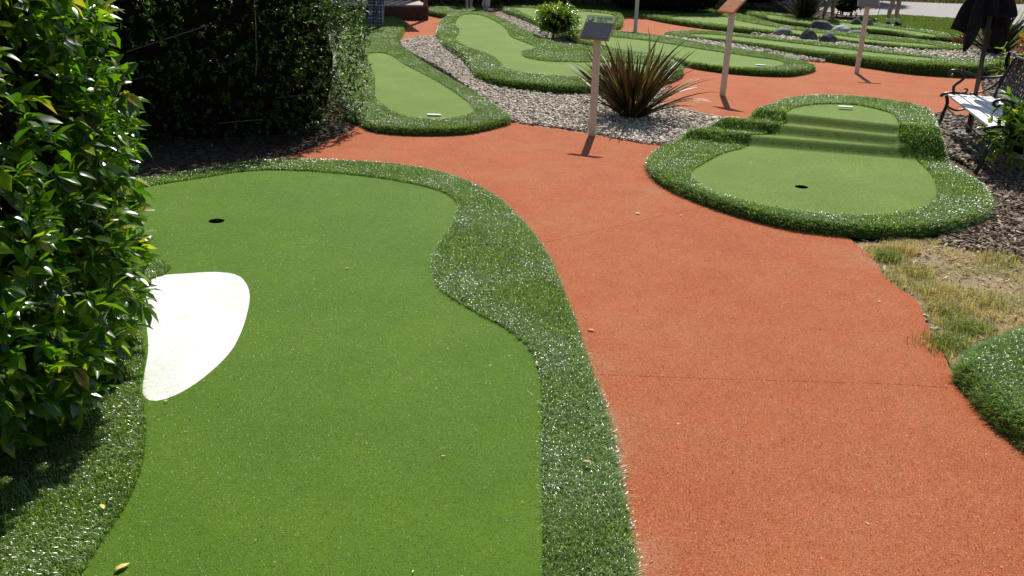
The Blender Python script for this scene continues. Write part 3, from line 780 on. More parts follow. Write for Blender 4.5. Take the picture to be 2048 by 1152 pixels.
green('farthest right green where the golfer in dark shoes stands',
      [(1500, 22), (1560, 28), (1620, 34), (1700, 42), (1780, 50), (1850, 60), (1920, 72), (1915, 84, 0), (1850, 80, 0), (1780, 68, 0), (1700, 62, 0), (1640, 56, 0), (1560, 46, 0), (1500, 34, 0)],
      [(1540, 30), (1620, 40), (1700, 47), (1780, 56), (1850, 66), (1870, 73), (1780, 64), (1700, 56), (1620, 47), (1545, 38)],
      .08, bl=(3000, .05, .009), bmat=BLADEF, tmat=TURFF, wallden=110)
green('turf fringe corner of another green cut off by the right edge of the view',
      [(1912, 745, .06), (1916, 712), (1945, 688), (2000, 665), (2100, 630), (2300, 600), (2800, 700), (2800, 1100), (2400, 1050), (2150, 950), (2048, 900, 0), (2000, 865, 0), (1955, 818, 0), (1922, 778, 0)],
      [(2250, 760), (2400, 700), (2600, 760), (2600, 900), (2350, 900)],
      .11, wall=.08, bl=(26000, .04, .0034), wallden=420)

# ------------------------------------------------------------ gravel, bark, dry grass, lawn
bed1 = poly_px([(800, 88), (870, 74), (905, 100), (960, 160), (1080, 185), (1300, 185), (1345, 170), (1322, 205), (1400, 228), (1470, 245), (1440, 285), (1345, 293), (1250, 281), (1150, 262), (1030, 245), (1000, 225), (900, 150)])
sheet('gravel_bed', bed1, -.012, SOIL, .4)
stones('gravel', bed1, .034, .044, STONE, -.004, layers=2)
bed2 = poly_px([(985, 30), (1010, 28), (1060, 48), (1120, 72), (1200, 88), (1240, 100), (1190, 104), (1120, 92), (1060, 68), (1010, 42)])
stones('gravel', bed2, .05, .055, STONE, 0, layers=2)
bed3 = poly_px([(1325, 74), (1400, 80), (1500, 95), (1620, 113), (1650, 125), (1590, 120), (1480, 102), (1400, 90), (1330, 82)])
stones('gravel', bed3, .05, .065, STONE, .0, layers=2)
bed4 = poly_px([(1500, 70), (1640, 84), (1800, 102), (1950, 104), (2040, 110), (2040, 122), (1900, 118), (1750, 102), (1600, 86)])
stones('gravel', bed4, .055, .07, STONE, .01, layers=2)
bed5 = poly_px([(1870, 228), (1960, 228), (1990, 150), (2200, 160), (2200, 330), (2048, 345), (1990, 330), (1900, 310)])
stones('brown_gravel', bed5, .045, .062, BSTONE, -.01, layers=2)

def chips(name, poly, spacing, size, mat, layers=2):
    Vs, Ts, b = [], [], 0
    tv = np.array([(-.5, -.14, 0), (.5, -.1, .03), (.42, .15, 0), (-.45, .13, .04), (-.5, -.14, .1), (.5, -.1, .1), (.42, .15, .08), (-.45, .13, .13)])
    tt = np.array([(0, 2, 1), (0, 3, 2), (4, 5, 6), (4, 6, 7), (0, 1, 5), (0, 5, 4), (1, 2, 6), (1, 6, 5), (2, 3, 7), (2, 7, 6), (3, 0, 4), (3, 4, 7)])
    for k in range(layers):
        P = gridpts(poly, spacing, .5); n = len(P)
        d = np.c_[rng.normal(size=(n, 2)), rng.normal(size=n)*.25]
        Rm = frames(d, np.tile([0, 0, 1.], (n, 1))+rng.normal(size=(n, 3))*.35)
        V, T = place(tv, tt, np.c_[P, -.012+k*.008+rng.uniform(0, .012, n)], Rm, size*rng.uniform(.4, 1.2, n)); Vs.append(V); Ts.append(T+b); b += len(V)
    return link(name, mesh_np(name, np.concatenate(Vs), np.concatenate(Ts), mat), kind='stuff')
bark = poly_px([(1885, 300), (1990, 320), (2200, 320), (2300, 480), (2048, 520), (1960, 500), (1880, 480), (1900, 440), (1960, 400), (1950, 340)])
chips('bark_mulch', bark, .03, .07, CHIP)
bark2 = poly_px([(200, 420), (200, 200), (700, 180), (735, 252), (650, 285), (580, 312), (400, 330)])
chips('leaf_litter', bark2, .06, .055, island_mat('shade_dark_litter', [(0, (.02, .014, .009)), (.8, (.06, .04, .025)), (1, (.16, .12, .08))], .8, .2), 1)  # near-black chip colours carry the shade under the hedge
dry = poly_px([(1712, 484), (1800, 478), (1960, 470), (2150, 440), (2400, 600), (2200, 650), (2048, 668), (1960, 690), (1915, 735), (1890, 705), (1855, 645), (1832, 600), (1778, 558), (1742, 510)])
sheet('dry_ground', dry, -.014, plain('dry_earth', (.27, .2, .125), .95, .1, var=.3, scale=12, bmp=.01), .3)
grass_patch('dry_grass', dry, 8500, .036, .0032, DRY, -.012, 1.7, thin=True)
edge_g = poly_px([(1730, 500), (1765, 492), (1850, 545), (1940, 590), (2048, 600), (2048, 650), (1960, 680), (1900, 690), (1862, 640), (1835, 598), (1785, 560)])
grass_patch('dry_grass', edge_g, 6000, .055, .0034, DRY, -.012, 1.2, thin=True)
chips('straw_litter', dry, .07, .05, island_mat('straw', [(0, (.2, .13, .07)), (.6, (.45, .36, .22)), (1, (.6, .52, .38))], .7, .3), 1)
lawn = np.array([G(*p) for p in [(1680, 60), (1720, 34), (1790, 29), (1920, 38), (2060, 54), (2100, 90), (1980, 95), (1920, 76), (1850, 64), (1780, 54)]])
sheet('lawn', lawn, -.008, LAWNB, 1.0)
grass_patch('lawn_grass', lawn, 2200, .045, .011, LAWN, 0, .8)
lawn2 = np.array([G(*p) for p in [(820, 40), (840, 8), (1000, 4), (1260, 6), (1480, 10), (1560, 24), (1480, 30), (1260, 34), (1000, 14)]])
sheet('lawn', lawn2, -.02, LAWNB, 1.5)
grass_patch('lawn_grass', lawn2, 500, .06, .016, LAWN, -.015, .8)
rough = np.array([G(*p) for p in [(1480, -8), (1780, 1), (1900, 5), (2048, 8), (2700, 58), (2700, -10), (1500, -40)]])
grass_patch('rough_grass', rough, 120, .45, .03, ROUGHG, -.03, .7)

GG = island_mat('green_grass_tufts', [(0, (.09, .14, .02)), (.5, (.2, .27, .05)), (1, (.45, .42, .16))], .6, .3, .25)
for px, rx, n_ in ((( 1775, 515), .09, 700), ((1800, 500), .1, 500), ((1880, 585), .13, 900), ((1905, 620), .11, 800), ((1960, 600), .16, 600), ((1990, 520), .15, 400), ((1900, 690), .12, 900), ((1935, 655), .12, 700), ((1830, 545), .1, 500)):
    g = G(*px); P = np.array(g)+rng.normal(size=(n_, 2))*rx*.6; a = rng.uniform(0, 6.28, n_); k = rng.uniform(.2, 1.3, n_)
    V_, T_ = blade_arrays(np.c_[P, np.full(n_, -.012)], np.tile([0, 0, 1.], (n_, 1)), np.c_[np.cos(a)*k, np.sin(a)*k, -.15*k], .10*rng.uniform(.4, 1.2, n_), .0034*rng.uniform(.7, 1.3, n_))
    link('grass_clump', mesh_np('grass_clump', V_, T_, DRY if px[1] < 640 and px[0] != 1775 else GG, True), kind='stuff')
# timber edging boards
def edging(a, b, w_, h_, z0, label):
    a = Vector((*G(*a), 0)); b = Vector((*G(*b), 0)); d = b-a; mb = MB()
    mb.box((0, 0, h_/2), (d.length, w_, h_)); o = link('timber_edging', mb.mesh('timber_edging', WOODT, bevel=.003), loc=((a+b)/2+Vector((0, 0, z0))))
    o.rotation_euler = (0, 0, math.atan2(d.y, d.x)); tag(o, label, 'edging')
edging((1320, 213), (1470, 245), .03, .09, -.06, 'weathered timber edging board between the gravel and the red path near the flax plant')
edging((800, 86), (874, 73), .03, .07, -.04, 'pale timber edging board between the back red path and the pale gravel')
edging((1030, 246), (1342, 293), .02, .05, -.048, 'low timber edging along the near side of the pale gravel bed')

# ------------------------------------------------------------ sign posts
def text_mesh(s, size, mat, bold=False):
    cu = bpy.data.curves.new('t', 'FONT'); cu.body = s; cu.size = size; cu.align_x = 'CENTER'; cu.align_y = 'CENTER'; cu.extrude = .0006
    if bold: cu.offset = size*.02
    o = bpy.data.objects.new('t', cu); C.objects.link(o); dg = bpy.context.evaluated_depsgraph_get()
    me = bpy.data.meshes.new_from_object(o.evaluated_get(dg)); bpy.data.objects.remove(o); me.materials.clear(); me.materials.append(mat); return me

def sign(px, yaw, label, height=1.12, tilt=42, board='face', lines=(), number=None, lean=0):
    x, y = G(*px); root = empty('sign_post', (x, y, 0), 0, label, 'sign', 'hole signs on pale wooden posts')
    mb = MB(); mb.box((0, 0, height/2-.02), (.07, .045, height+.04)); p = link('post', mb.mesh('post', WOODP, bevel=.004), root); p.rotation_euler = (0, R(lean), R(yaw*.8))
    rot = Matrix.Rotation(R(yaw), 4, 'Z') @ Matrix.Rotation(R(tilt), 4, 'X')
    b = MB(); b.box((0, 0, 0), (.32, .32, .018)); o = link('board', b.mesh('board', SIGNO if board == 'orange' else SIGNE, bevel=.002), root)
    T_ = Matrix.Translation((math.sin(R(lean))*height, 0, height+.01)); o.matrix_local = T_ @ rot
    def on(name, me, lx, ly, lz):
        q = bpy.data.objects.new(name, me); C.objects.link(q); q.parent = o; q.location = (lx, ly, lz); return q
    f = MB(); f.box((0, 0, 0), (.292, .206, .003)); nm = 'orange_panel' if board == 'orange' else 'dark_panel'; on(nm, f.mesh(nm, SIGNO if board == 'orange' else SIGNK), 0, -.043, .0105)
    f = MB(); f.box((0, 0, 0), (.292, .084, .003)); on('green_panel', f.mesh('green_panel', SIGNG), 0, .104, .0105)
    if number:
        c = MB(); c.add([(math.cos(t)*.034, math.sin(t)*.034, z) for z in (0, .0012) for t in np.linspace(0, 2*math.pi, 24, endpoint=False)],
                        [tuple(range(24, 48))]+[(i, (i+1) % 24, 24+(i+1) % 24, 24+i) for i in range(24)])
        on('number_disc', c.mesh('number_disc', PRINTK), -.105, .104, .0122)
        c = MB(); c.add([(math.cos(t)*.024, math.sin(t)*.024, z) for z in (0, .001) for t in np.linspace(0, 2*math.pi, 24, endpoint=False)],
                        [tuple(range(24, 48))]+[(i, (i+1) % 24, 24+(i+1) % 24, 24+i) for i in range(24)])
        on('number_disc', c.mesh('number_disc', PRINTW), -.105, .104, .0136)
        on('lettering', text_mesh(number, .042, PRINTK, True), -.105, .104, .0155)
    for s, lx, ly, sz, mt in lines: on('lettering', text_mesh(s, sz, mt, True), lx, ly, .013)
    return root
sign((1184, 271), -24, 'front signpost with a green and black board beside the flax plant', 1.09, 42, number='12',
     lines=[('THE ROCK', .035, .122, .036, PRINTB), ('HOLE 12', .02, .086, .028, PRINTB)])
sign((1445, 191), -62, 'signpost right of the flax plant with its orange board turned side on', 1.16, 42, 'orange', lean=1)
sign((1713, 147), -15, 'signpost at the front edge of the long straight green right of the boulders', 1.12, 42, lean=1)
sign((1270, 68), -20, 'farthest signpost standing on the small back red path', 1.12, 42)

# ------------------------------------------------------------ boulders
def rock(x0, x1, ytop, ybot, mat, label, seed, flat=1.0):
    import bmesh
    cx = (x0+x1)/2; x, y = G(cx, ybot); zc = y*cp+CAMH*sp; wd = (x1-x0)/F*zc
    ht = (ybot-ytop)/F*zc*1.02
    bm = bmesh.new(); bmesh.ops.create_icosphere(bm, subdivisions=4, radius=1)
    for v in bm.verts:
        c = v.co; k = 1+.09*float(nz(c.x*1.6+seed, c.y*1.6+c.z*1.3, 1.3, seed))+.02*float(nz(c.x*6+seed, c.y*6+c.z*5, 1.3, seed+1))
        zz = c.z*k; zz = min(zz, .82+.1*(zz-.82)) if flat < 1 else zz
        v.co = (c.x*k*wd/2, c.y*k*wd*.38, zz*ht*.92)
    bmesh.ops.bisect_plane(bm, geom=bm.verts[:]+bm.edges[:]+bm.faces[:], plane_co=(0, 0, -.12*ht), plane_no=(0, 0, -1), clear_outer=True)
    me = bpy.data.meshes.new('boulder'); bm.to_mesh(me); bm.free(); me.materials.append(mat)
    me.polygons.foreach_set('use_smooth', [True]*len(me.polygons))
    o = link('boulder', me, loc=(x, y+wd*.3, 0)); o.rotation_euler = (0, 0, seed*.7 % .6-.3)
    tag(o, label, 'boulder', 'smooth boulders among the back greens'); return o
rock(1547, 1588, 55, 75, ROCK, 'mid grey rounded boulder, leftmost of the boulders', 1)
rock(1600, 1638, 58, 85, ROCKD, 'dark domed boulder at the gravel edge, second from the left', 2)
rock(1640, 1678, 66, 91, ROCKD, 'dark sloping boulder just right of the dark domed one', 3)
rock(1622, 1668, 38, 62, ROCKD, 'flat-topped dark boulder in front of the barefoot golfer', 4, .8)
rock(1664, 1706, 51, 67, ROCKL, 'pale low boulder in the middle of the group', 5)
rock(1700, 1728, 37, 56, ROCKD, 'round dark boulder behind the third signpost, left of it', 6)
rock(1727, 1749, 38, 58, ROCK, 'narrow grey boulder behind the third signpost, right of it', 7)
rock(1696, 1742, 60, 74, ROCK, 'low grey boulder at the foot of the group behind the third signpost', 8)
rock(1519, 1541, 101, 114, ROCKD, 'small dark stone lying alone on the gravel strip', 9)

# ------------------------------------------------------------ shrubs and hedges
shrub('leafy_shrub', (-2.93, 3.92), (1.17, 1.42, 1.3), 5600, .1, .042, LEAF, 'big glossy-leaved shrub filling the left edge of the view beside the near green', 'shrub', nl=8, ex=2.8, depth=.38, keep=290, cz=1.18, twigs=60, lump=.09, core=.74, sag=.12, jit=.6, shear=.2)
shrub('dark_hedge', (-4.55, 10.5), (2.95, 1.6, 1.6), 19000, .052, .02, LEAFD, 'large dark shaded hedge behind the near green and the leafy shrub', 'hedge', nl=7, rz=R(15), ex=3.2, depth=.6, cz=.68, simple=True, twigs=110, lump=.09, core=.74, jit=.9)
bx_ = G(1113, 84)
shrub('round_bush', (bx_[0], bx_[1]+.1), (.42, .42, .34), 420, .085, .03, LEAFY, 'round bright yellow-green bush on the gravel left of the front sign', 'bush', nl=6, ex=2.2, depth=.2, cz=.36, twigs=8, core=.62, jit=.5, simple=True)
# background planting (mostly in shade)
def back(name, px, half, n, L, mat, label, cat='hedge', rz=0, ex=4, cz=None, **k):
    x, y = G(*px); return shrub(name, (x, y+half[1]), half, n, L, L*.42, mat, label, cat, 'planting behind the greens', nl=5, rz=rz, ex=ex, simple=True, twigs=6, cz=cz, **k)
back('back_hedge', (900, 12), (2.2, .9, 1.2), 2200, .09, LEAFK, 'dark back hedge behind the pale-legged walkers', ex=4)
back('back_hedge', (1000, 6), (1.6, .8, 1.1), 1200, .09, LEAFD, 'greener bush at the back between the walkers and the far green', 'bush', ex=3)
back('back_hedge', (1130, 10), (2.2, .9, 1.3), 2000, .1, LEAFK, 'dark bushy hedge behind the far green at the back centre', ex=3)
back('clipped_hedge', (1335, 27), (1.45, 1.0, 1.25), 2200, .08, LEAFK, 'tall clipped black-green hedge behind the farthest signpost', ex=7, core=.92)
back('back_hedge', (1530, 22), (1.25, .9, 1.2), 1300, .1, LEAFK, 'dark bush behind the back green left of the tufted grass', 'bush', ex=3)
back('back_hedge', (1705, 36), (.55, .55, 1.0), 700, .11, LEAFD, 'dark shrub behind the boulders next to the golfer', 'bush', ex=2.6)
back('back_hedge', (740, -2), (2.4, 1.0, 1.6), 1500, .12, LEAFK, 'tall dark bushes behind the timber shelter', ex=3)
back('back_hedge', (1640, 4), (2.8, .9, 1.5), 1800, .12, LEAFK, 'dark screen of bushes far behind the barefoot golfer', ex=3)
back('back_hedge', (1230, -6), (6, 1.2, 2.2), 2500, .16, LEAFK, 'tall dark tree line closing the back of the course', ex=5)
x, y = G(1608, 42); flax('tufted_grass', (x, y), 260, 1.1, .035, FLAXK, 'big dark tuft of long grass left of the flat-topped boulder', 'grass tuft', asobj=False)
# centre flax and its neighbours
x, y = G(1262, 236); flax('flax_plant', (x, y), 260, 1.0, .036, FLAX, 'bronze-green flax with spiky leaves beside the front signpost')
x, y = G(1228, 170); flax('flax_plant', (x, y), 70, .5, .026, FLAXR, 'small reddish flax half hidden behind the front signpost', z0=.0)
x, y = G(1990, 112); flax('flax_plant', (x, y), 150, 1.0, .05, FLAXK, 'dark broad-leaved flax behind the folded umbrella', asobj=True)
x, y = G(1925, 96); flax('flax_plant', (x, y), 70, .45, .025, FLAXR, 'low dark red flax at the left foot of the umbrella flax', asobj=True)
# right-hand shrubs
shrub('yellow_green_shrub', (G(2036, 350)[0], G(2036, 350)[1]), (.36, .4, .40), 110, .12, .036, LEAFY, 'yellow-green leafy shrub in front of the white bench', 'shrub', nl=7, ex=2.2, depth=.22, keep=280, cz=.42, twigs=10, core=.5)
shrub('leafy_bush', (G(2110, 215)[0], G(2110, 215)[1]), (.6, .5, .75), 90, .13, .045, LEAFY, 'tall bright leafy bush behind the bench backrest', 'bush', nl=7, ex=2.2, depth=.22, keep=200, cz=.78, twigs=8, core=.6)
shrub('red_leaved_plant', (G(2030, 172)[0], G(2030, 172)[1]), (.2, .2, .3), 10, .17, .04, LEAFR, 'small plant with red and orange leaves behind the bench arm', 'plant', nl=6, ex=2, depth=.15, keep=58, cz=.36, twigs=4, core=.2)
shrub('sprouting_plant', (G(2005, 170)[0], G(2005, 170)[1]), (.16, .16, .26), 9, .13, .04, LEAFY, 'small green sprouting plant left of the red-leaved plant', 'plant', nl=6, ex=2, depth=.15, keep=50, cz=.36, twigs=4, core=.2)

# ------------------------------------------------------------ bench
FL = Vector((*G(1894, 189, .43), 0)); FR = Vector((*G(1983, 258, .43), 0))
bd = (FR-FL).normalized(); BL_ = 2.0
bench = empty('garden_bench', (FL.x, FL.y, 0), math.atan2(bd.y, bd.x), 'black cast iron garden bench with white seat slats at the right edge', 'bench')
bench.scale = (1, 1.2, 1)
# local: x along the seat (left to right), y towards the back
for i in range(4):
    mb = MB(); mb.box((0, 0, 0), (BL_, .088, .024)); link('seat_slat', mb.mesh('seat_slat', SLAT, bevel=.004), bench, loc=(BL_/2, .05+i*.098, .43-.004*(i-1.5)**2*.5))
def cast(pts, rad, x, name='frame_bar', sm=True):
    P = spline(np.array([(0, a, b) for a, b in pts]), .02, False) if sm else np.array([(0, a, b) for a, b in pts])
    return [(x, p[1], p[2]) for p in P]
for x in (-.02, BL_+.02):
    mb = MB()
    def c(pts, r_): mb.tube(cast(pts, r_, x), r_, 8)
    c([(-.045, .40), (-.03, .43), (.06, .45), (.2, .435), (.36, .41), (.42, .42)], .015)           # seat rail with rolled front
    c([(.0, .42), (.02, .33), (.0, .22), (-.02, .1), (-.05, .0)], [.016]*1 and .016)               # front leg
    c([(.40, .42), (.40, .3), (.44, .15), (.50, .0)], .016)                                       # rear leg
    c([(.02, .30), (.1, .26), (.2, .28), (.3, .26), (.41, .3)], .011)                              # brace
    c([(.41, .41), (.45, .6), (.50, .78), (.53, .86)], .016)                                       # back upright
    c([(.06, .45), (.05, .52), (.10, .58), (.13, .64), (.08, .69), (.01, .69), (-.015, .655), (.01, .63), (.03, .65)], .014)  # arm scroll
    c([(.08, .69), (.16, .67), (.28, .635), (.38, .64), (.46, .66)], .013)                         # arm rest
    c([(.13, .45), (.17, .47), (.165, .5), (.14, .5)], .009)
    c([(.46, .66), (.40, .56), (.3, .48), (.2, .45)], .010)
    link('side_frame', mb.mesh('side_frame', IRON, True), bench)
mb = MB(); mb.tube([(0, .535, .87), (BL_/2, .535, .90), (BL_, .535, .87)], .016, 8); link('top_rail', mb.mesh('top_rail', IRON, True), bench)
mb = MB(); mb.box((BL_/2, .44, .50), (BL_, .022, .055)); link('back_slat', mb.mesh('back_slat', SLAT, bevel=.004), bench)
mb = MB()
for k in range(-14, 15):
    for s in (-1, 1):
        x0 = BL_/2+k*.085; x1 = x0+s*.30
        a = max(0, min(1, (0.02-x0)/(x1-x0))) if s > 0 else max(0, min(1, (BL_-.02-x0)/(x1-x0))); e = min(1, (BL_-.02-x0)/(x1-x0)) if s > 0 else min(1, (.02-x0)/(x1-x0))
        if e <= a: continue
        pt = lambda t: (x0+(x1-x0)*t, .445+.08*t, .53+.33*t)
        mb.tube([pt(a), pt(e)], .0055, 5)
link('back_lattice', mb.mesh('back_lattice', IRON), bench)
mb = MB(); mb.tube([(0, .03, .27), (BL_, .03, .27)], .008, 6); link('tie_rod', mb.mesh('tie_rod', IRON, True), bench)

# ------------------------------------------------------------ umbrella
ux, uy = G(1936, 270); umb = empty('folded_umbrella', (ux, uy, 0), 0, 'folded dark maroon sun umbrella on a pole next to the white bench', 'umbrella')
mb = MB(); mb.tube([(0, 0, -.03), (.0, 0, 2.55)], .024, 12); link('pole', mb.mesh('pole', POLE, True), umb)
mb = MB(); mb.tube([(0, 0, .0), (0, 0, .03), (0, 0, .035), (0, 0, .25)], [.17, .17, .035, .032], 20); link('base', mb.mesh('base', POLE), umb)
nth, nzv = 96, 26; Vs = []
for j in range(nzv):
    t = j/(nzv-1)
    for i in range(nth):
        a = 2*math.pi*i/nth; ph = 8*a/2
        lobe = abs(math.cos(ph+.25*math.sin(t*3)))**1.3
        ragged = .13*math.sin(a*2+.6)+.07*math.sin(a*5+1)
        z = 2.5-t*(1.27+.07*lobe+ragged*1.3*t)
        r_ = .03+(.17+.11*lobe)*t**.75*(1+.12*math.sin(a*3+t*4))-.03*max(0, t-.8)*5*(1-lobe)
        k = 1-.18*math.exp(-((z-1.55)/.12)**2)
        Vs.append((math.cos(a)*r_*k-.07*t, math.sin(a)*r_*k, z))
Fs = [(j*nth+i, (j+1)*nth+i, (j+1)*nth+(i+1) % nth, j*nth+(i+1) % nth) for j in range(nzv-1) for i in range(nth)]
mb = MB(); mb.add(Vs, Fs); o = link('canopy', mb.mesh('canopy', CLOTH, True), umb)
sm_ = o.modifiers.new('solid', 'SOLIDIFY'); sm_.thickness = .004
mb = MB(); mb.tube([(0, 0, 2.5), (0, 0, 2.56), (0, 0, 2.6)], [.035, .03, .01], 12); link('finial', mb.mesh('finial', POLE, True), umb)

# ------------------------------------------------------------ timber shelter at the back left
sx_, sy_ = G(772, 40); shel = empty('timber_shelter', (sx_, sy_, 0), R(14), 'dark timber shelter with a low boarded deck beyond the dark hedge', 'shelter')
for i in range(9):
    mb = MB(); mb.box((0, 0, 0), (2.3, .13, .035)); link('deck_board', mb.mesh('deck_board', WOODD, bevel=.004), shel, loc=(-.25, .12+i*.137, .30))
mb = MB(); mb.box((-.25, .03, .14), (2.3, .03, .28)); link('fascia', mb.mesh('fascia', WOODB), shel)
mb = MB(); mb.box((.915, .65, .14), (.03, 1.2, .28)); link('fascia', mb.mesh('fascia', WOODB), shel)
for px_, py_ in ((.87, .08), (-1.35, .08), (.87, 1.3), (-1.35, 1.3)):
    mb = MB(); mb.box((px_, py_, 1.2), (.09, .09, 2.4)); link('corner_post', mb.mesh('corner_post', plain('red_brown_post', (.22, .09, .06), .7, .3), bevel=.004), shel)
for i in range(12):
    mb = MB(); mb.box((0, 0, 0), (.17, .02, 2.1)); link('wall_board', mb.mesh('wall_board', WOODB), shel, loc=(-1.25+i*.19, 1.36, 1.36))
mb = MB(); mb.box((-.24, .7, 2.45), (2.9, 1.9, .06)); link('roof', mb.mesh('roof', WOODB), shel)

# ------------------------------------------------------------ people
def skin_mesh(name, joints, edges, mat, sub=1):
    me = bpy.data.meshes.new(name); me.from_pydata([j[0] for j in joints], edges, []); me.update()
    o = bpy.data.objects.new(name, me); C.objects.link(o)
    md = o.modifiers.new('s', 'SKIN'); md.use_smooth_shade = True
    o.modifiers.new('d', 'SUBSURF').levels = sub
    for i, j in enumerate(joints):
        r_ = j[1]; r_ = r_ if hasattr(r_, '__len__') else (r_, r_)
        me.skin_vertices[0].data[i].radius = r_; me.skin_vertices[0].data[i].use_root = (i == 0)
    dg = bpy.context.evaluated_depsgraph_get(); out = bpy.data.meshes.new_from_object(o.evaluated_get(dg)); out.name = name
    bpy.data.objects.remove(o); out.materials.clear(); out.materials.append(mat); return out

def person(px, face, label, feet, knees=None, skin=SKIN, top=BLACK, bottom=None, shoe=None, sock=None, full_legs=False, hip=.93, arms='down', scale=1.0):
    x, y = G(*px); r0 = empty('person', (x, y, 0), R(face), label, 'person', scale=scale)
    (lx, ly), (rx, ry) = feet; hx = .09
    K = knees or (((lx*.55-hx*.45), ly*.4-.03), ((rx*.55+hx*.45), ry*.4-.03))
    J = [((0, 0, hip+.03), (.13, .10)), ((0, 0, 1.16), (.125, .09)), ((0, .01, 1.34), (.15, .10)), ((0, .01, 1.44), (.08, .07)), ((0, 0, 1.50), .05), ((0, -.02, 1.58), (.065, .075)), ((0, -.02, 1.67), (.075, .09)), ((0, -.01, 1.73), (.05, .06))]
    E = [(i, i+1) for i in range(7)]
    for s, (fx, fy), (kx, ky) in ((-1, (lx, ly), K[0]), (1, (rx, ry), K[1])):
        b = len(J); J += [((s*hx, 0, hip-.08), .085), (((s*hx+kx)/2, ky/2, hip-.28), .072), ((kx, ky, .49), .052), (((kx+fx)/2+.0, (ky+fy)/2+.02, .33), .056), ((fx, fy, .11), .036), ((fx, fy, .05), .04), ((fx+s*.01, fy-.09, .028), (.042, .026)), ((fx+s*.015, fy-.16, .02), (.035, .018))]
        E += [(0, b)]+[(b+i, b+i+1) for i in range(7)]
    hands = []
    for s in (-1, 1):
        b = len(J)
        if arms == 'golf': el = (s*.2, -.2, 1.08); wr = (s*.035, -.38, .86)
        else: el = (s*.25, .03, 1.10); wr = (s*.25, -.08, .86)
        J += [((s*.18, .01, 1.39), .055), (((s*.18+el[0])/2, el[1]/2, 1.25), .045), (el, .038), (((el[0]+wr[0])/2, (el[1]+wr[1])/2, (el[2]+wr[2])/2), .035), (wr, .026)]
        E += [(2, b)]+[(b+i, b+i+1) for i in range(4)]
        d = (Vector(wr)-Vector(el)).normalized(); hb = len(J); pw = Vector(wr)+d*.06; J += [(tuple(pw), (.035, .018))]; E += [(b+4, hb)]
        for f in range(4):
            q = pw+Vector((0, -.033+.022*f, 0))+d*.03; L = (.055, .07, .075, .06)[f]; k = len(J)
            J += [(tuple(q), .010), (tuple(q+d*L*.5+Vector((-s*.006, 0, 0))), .009), (tuple(q+d*L+Vector((-s*.02, 0, 0))), .007)]; E += [(hb, k), (k, k+1), (k+1, k+2)]
        k = len(J); q = pw+Vector((0, -.035, .03)); J += [(tuple(q), .012), (tuple(q+d*.045+Vector((0, -.02, 0))), .009)]; E += [(hb, k), (k, k+1)]
    link('body', skin_mesh('body', J, E, skin, 1), r0)
    # head details
    mb = MB(); mb.tube([(0, -.02, 1.60), (0, .0, 1.70), (0, .0, 1.775), (0, .0, 1.80)], [.07, .105, .085, .02], 14); link('hair', mb.mesh('hair', HAIR, True), r0, loc=(0, .02, 0))
    mb = MB(); mb.tube([(0, -.10, 1.68), (0, -.125, 1.645)], [.008, .016], 6)
    for s in (-1, 1): mb.tube([(s*.078, -.01, 1.63), (s*.084, .0, 1.68)], [.012, .016], 6)
    for s in (-1, 1): mb.tube([(s*.03, -.104, 1.675), (s*.03, -.108, 1.676)], [.012, .006], 6)
    mb.tube([(-.025, -.098, 1.615), (.025, -.098, 1.615)], .005, 5)
    link('face', mb.mesh('face', skin, True), r0)
    # clothes
    J2 = [((0, 0, hip+.06), (.155, .125)), ((0, 0, 1.16), (.15, .115)), ((0, .01, 1.36), (.17, .12)), ((0, .01, 1.45), (.1, .085))]; E2 = [(0, 1), (1, 2), (2, 3)]
    for s in (-1, 1):
        b = len(J2); el = J[8+16+(0 if s < 0 else 0)][0] if False else ((s*.2, -.2, 1.08) if arms == 'golf' else (s*.25, .03, 1.10))
        J2 += [((s*.19, .01, 1.39), .072), (((s*.18+el[0])/2, el[1]/2, 1.24), .062), ((s*.18*.3+el[0]*.7, el[1]*.7, 1.17), .058)]; E2 += [(2, b), (b, b+1), (b+1, b+2)]
    link('shirt', skin_mesh('shirt', J2, E2, top, 1), r0)
    J3 = [((0, 0, hip+.06), (.145, .115)), ((0, 0, hip-.03), (.15, .12))]; E3 = [(0, 1)]
    for s, (fx, fy), (kx, ky) in ((-1, (lx, ly), K[0]), (1, (rx, ry), K[1])):
        b = len(J3); J3 += [((s*hx, 0, hip-.12), .105), (((s*hx+kx)/2, ky/2, hip-.30), .09)]
        E3 += [(1, b), (b, b+1)]
        if full_legs:
            J3 += [((kx, ky, .49), .078), (((kx+fx)/2, (ky+fy)/2, .3), .074), ((fx, fy+.01, .08), .07)]; E3 += [(b+1, b+2), (b+2, b+3), (b+3, b+4)]
        else:
            J3 += [((kx, ky, .60), .088)]; E3 += [(b+1, b+2)]
    link('trousers' if full_legs else 'shorts', skin_mesh('t', J3, E3, bottom or GREY, 1), r0)
    for s, (fx, fy) in ((-1, (lx, ly)), (1, (rx, ry))):
        if shoe: link('shoe', skin_mesh('shoe', [((fx, fy+.02, .06), (.052, .05)), ((fx+s*.006, fy-.06, .045), (.05, .04)), ((fx+s*.015, fy-.17, .035), (.042, .03))], [(0, 1), (1, 2)], shoe, 1), r0)
        if sock: mb = MB(); mb.tube([(fx, fy, .08), (fx, fy, .17)], [.046, .047], 10); link('sock', mb.mesh('sock', sock, True), r0)
    return r0
person((1783, 51), 25, 'golfer with bare legs, white socks and dark shoes on the farthest right green', ((-.14, 0), (.14, .02)), knees=((-.10, -.03), (.10, -.03)), skin=SKIN, top=NAVY, bottom=GREY, shoe=BLACK, sock=PAPER, arms='golf')
person((1657, 45), 60, 'barefoot golfer with bare legs standing behind the flat-topped boulder', ((-.17, .1), (.12, -.05)), skin=SKINT, top=CREAM, bottom=NAVY)
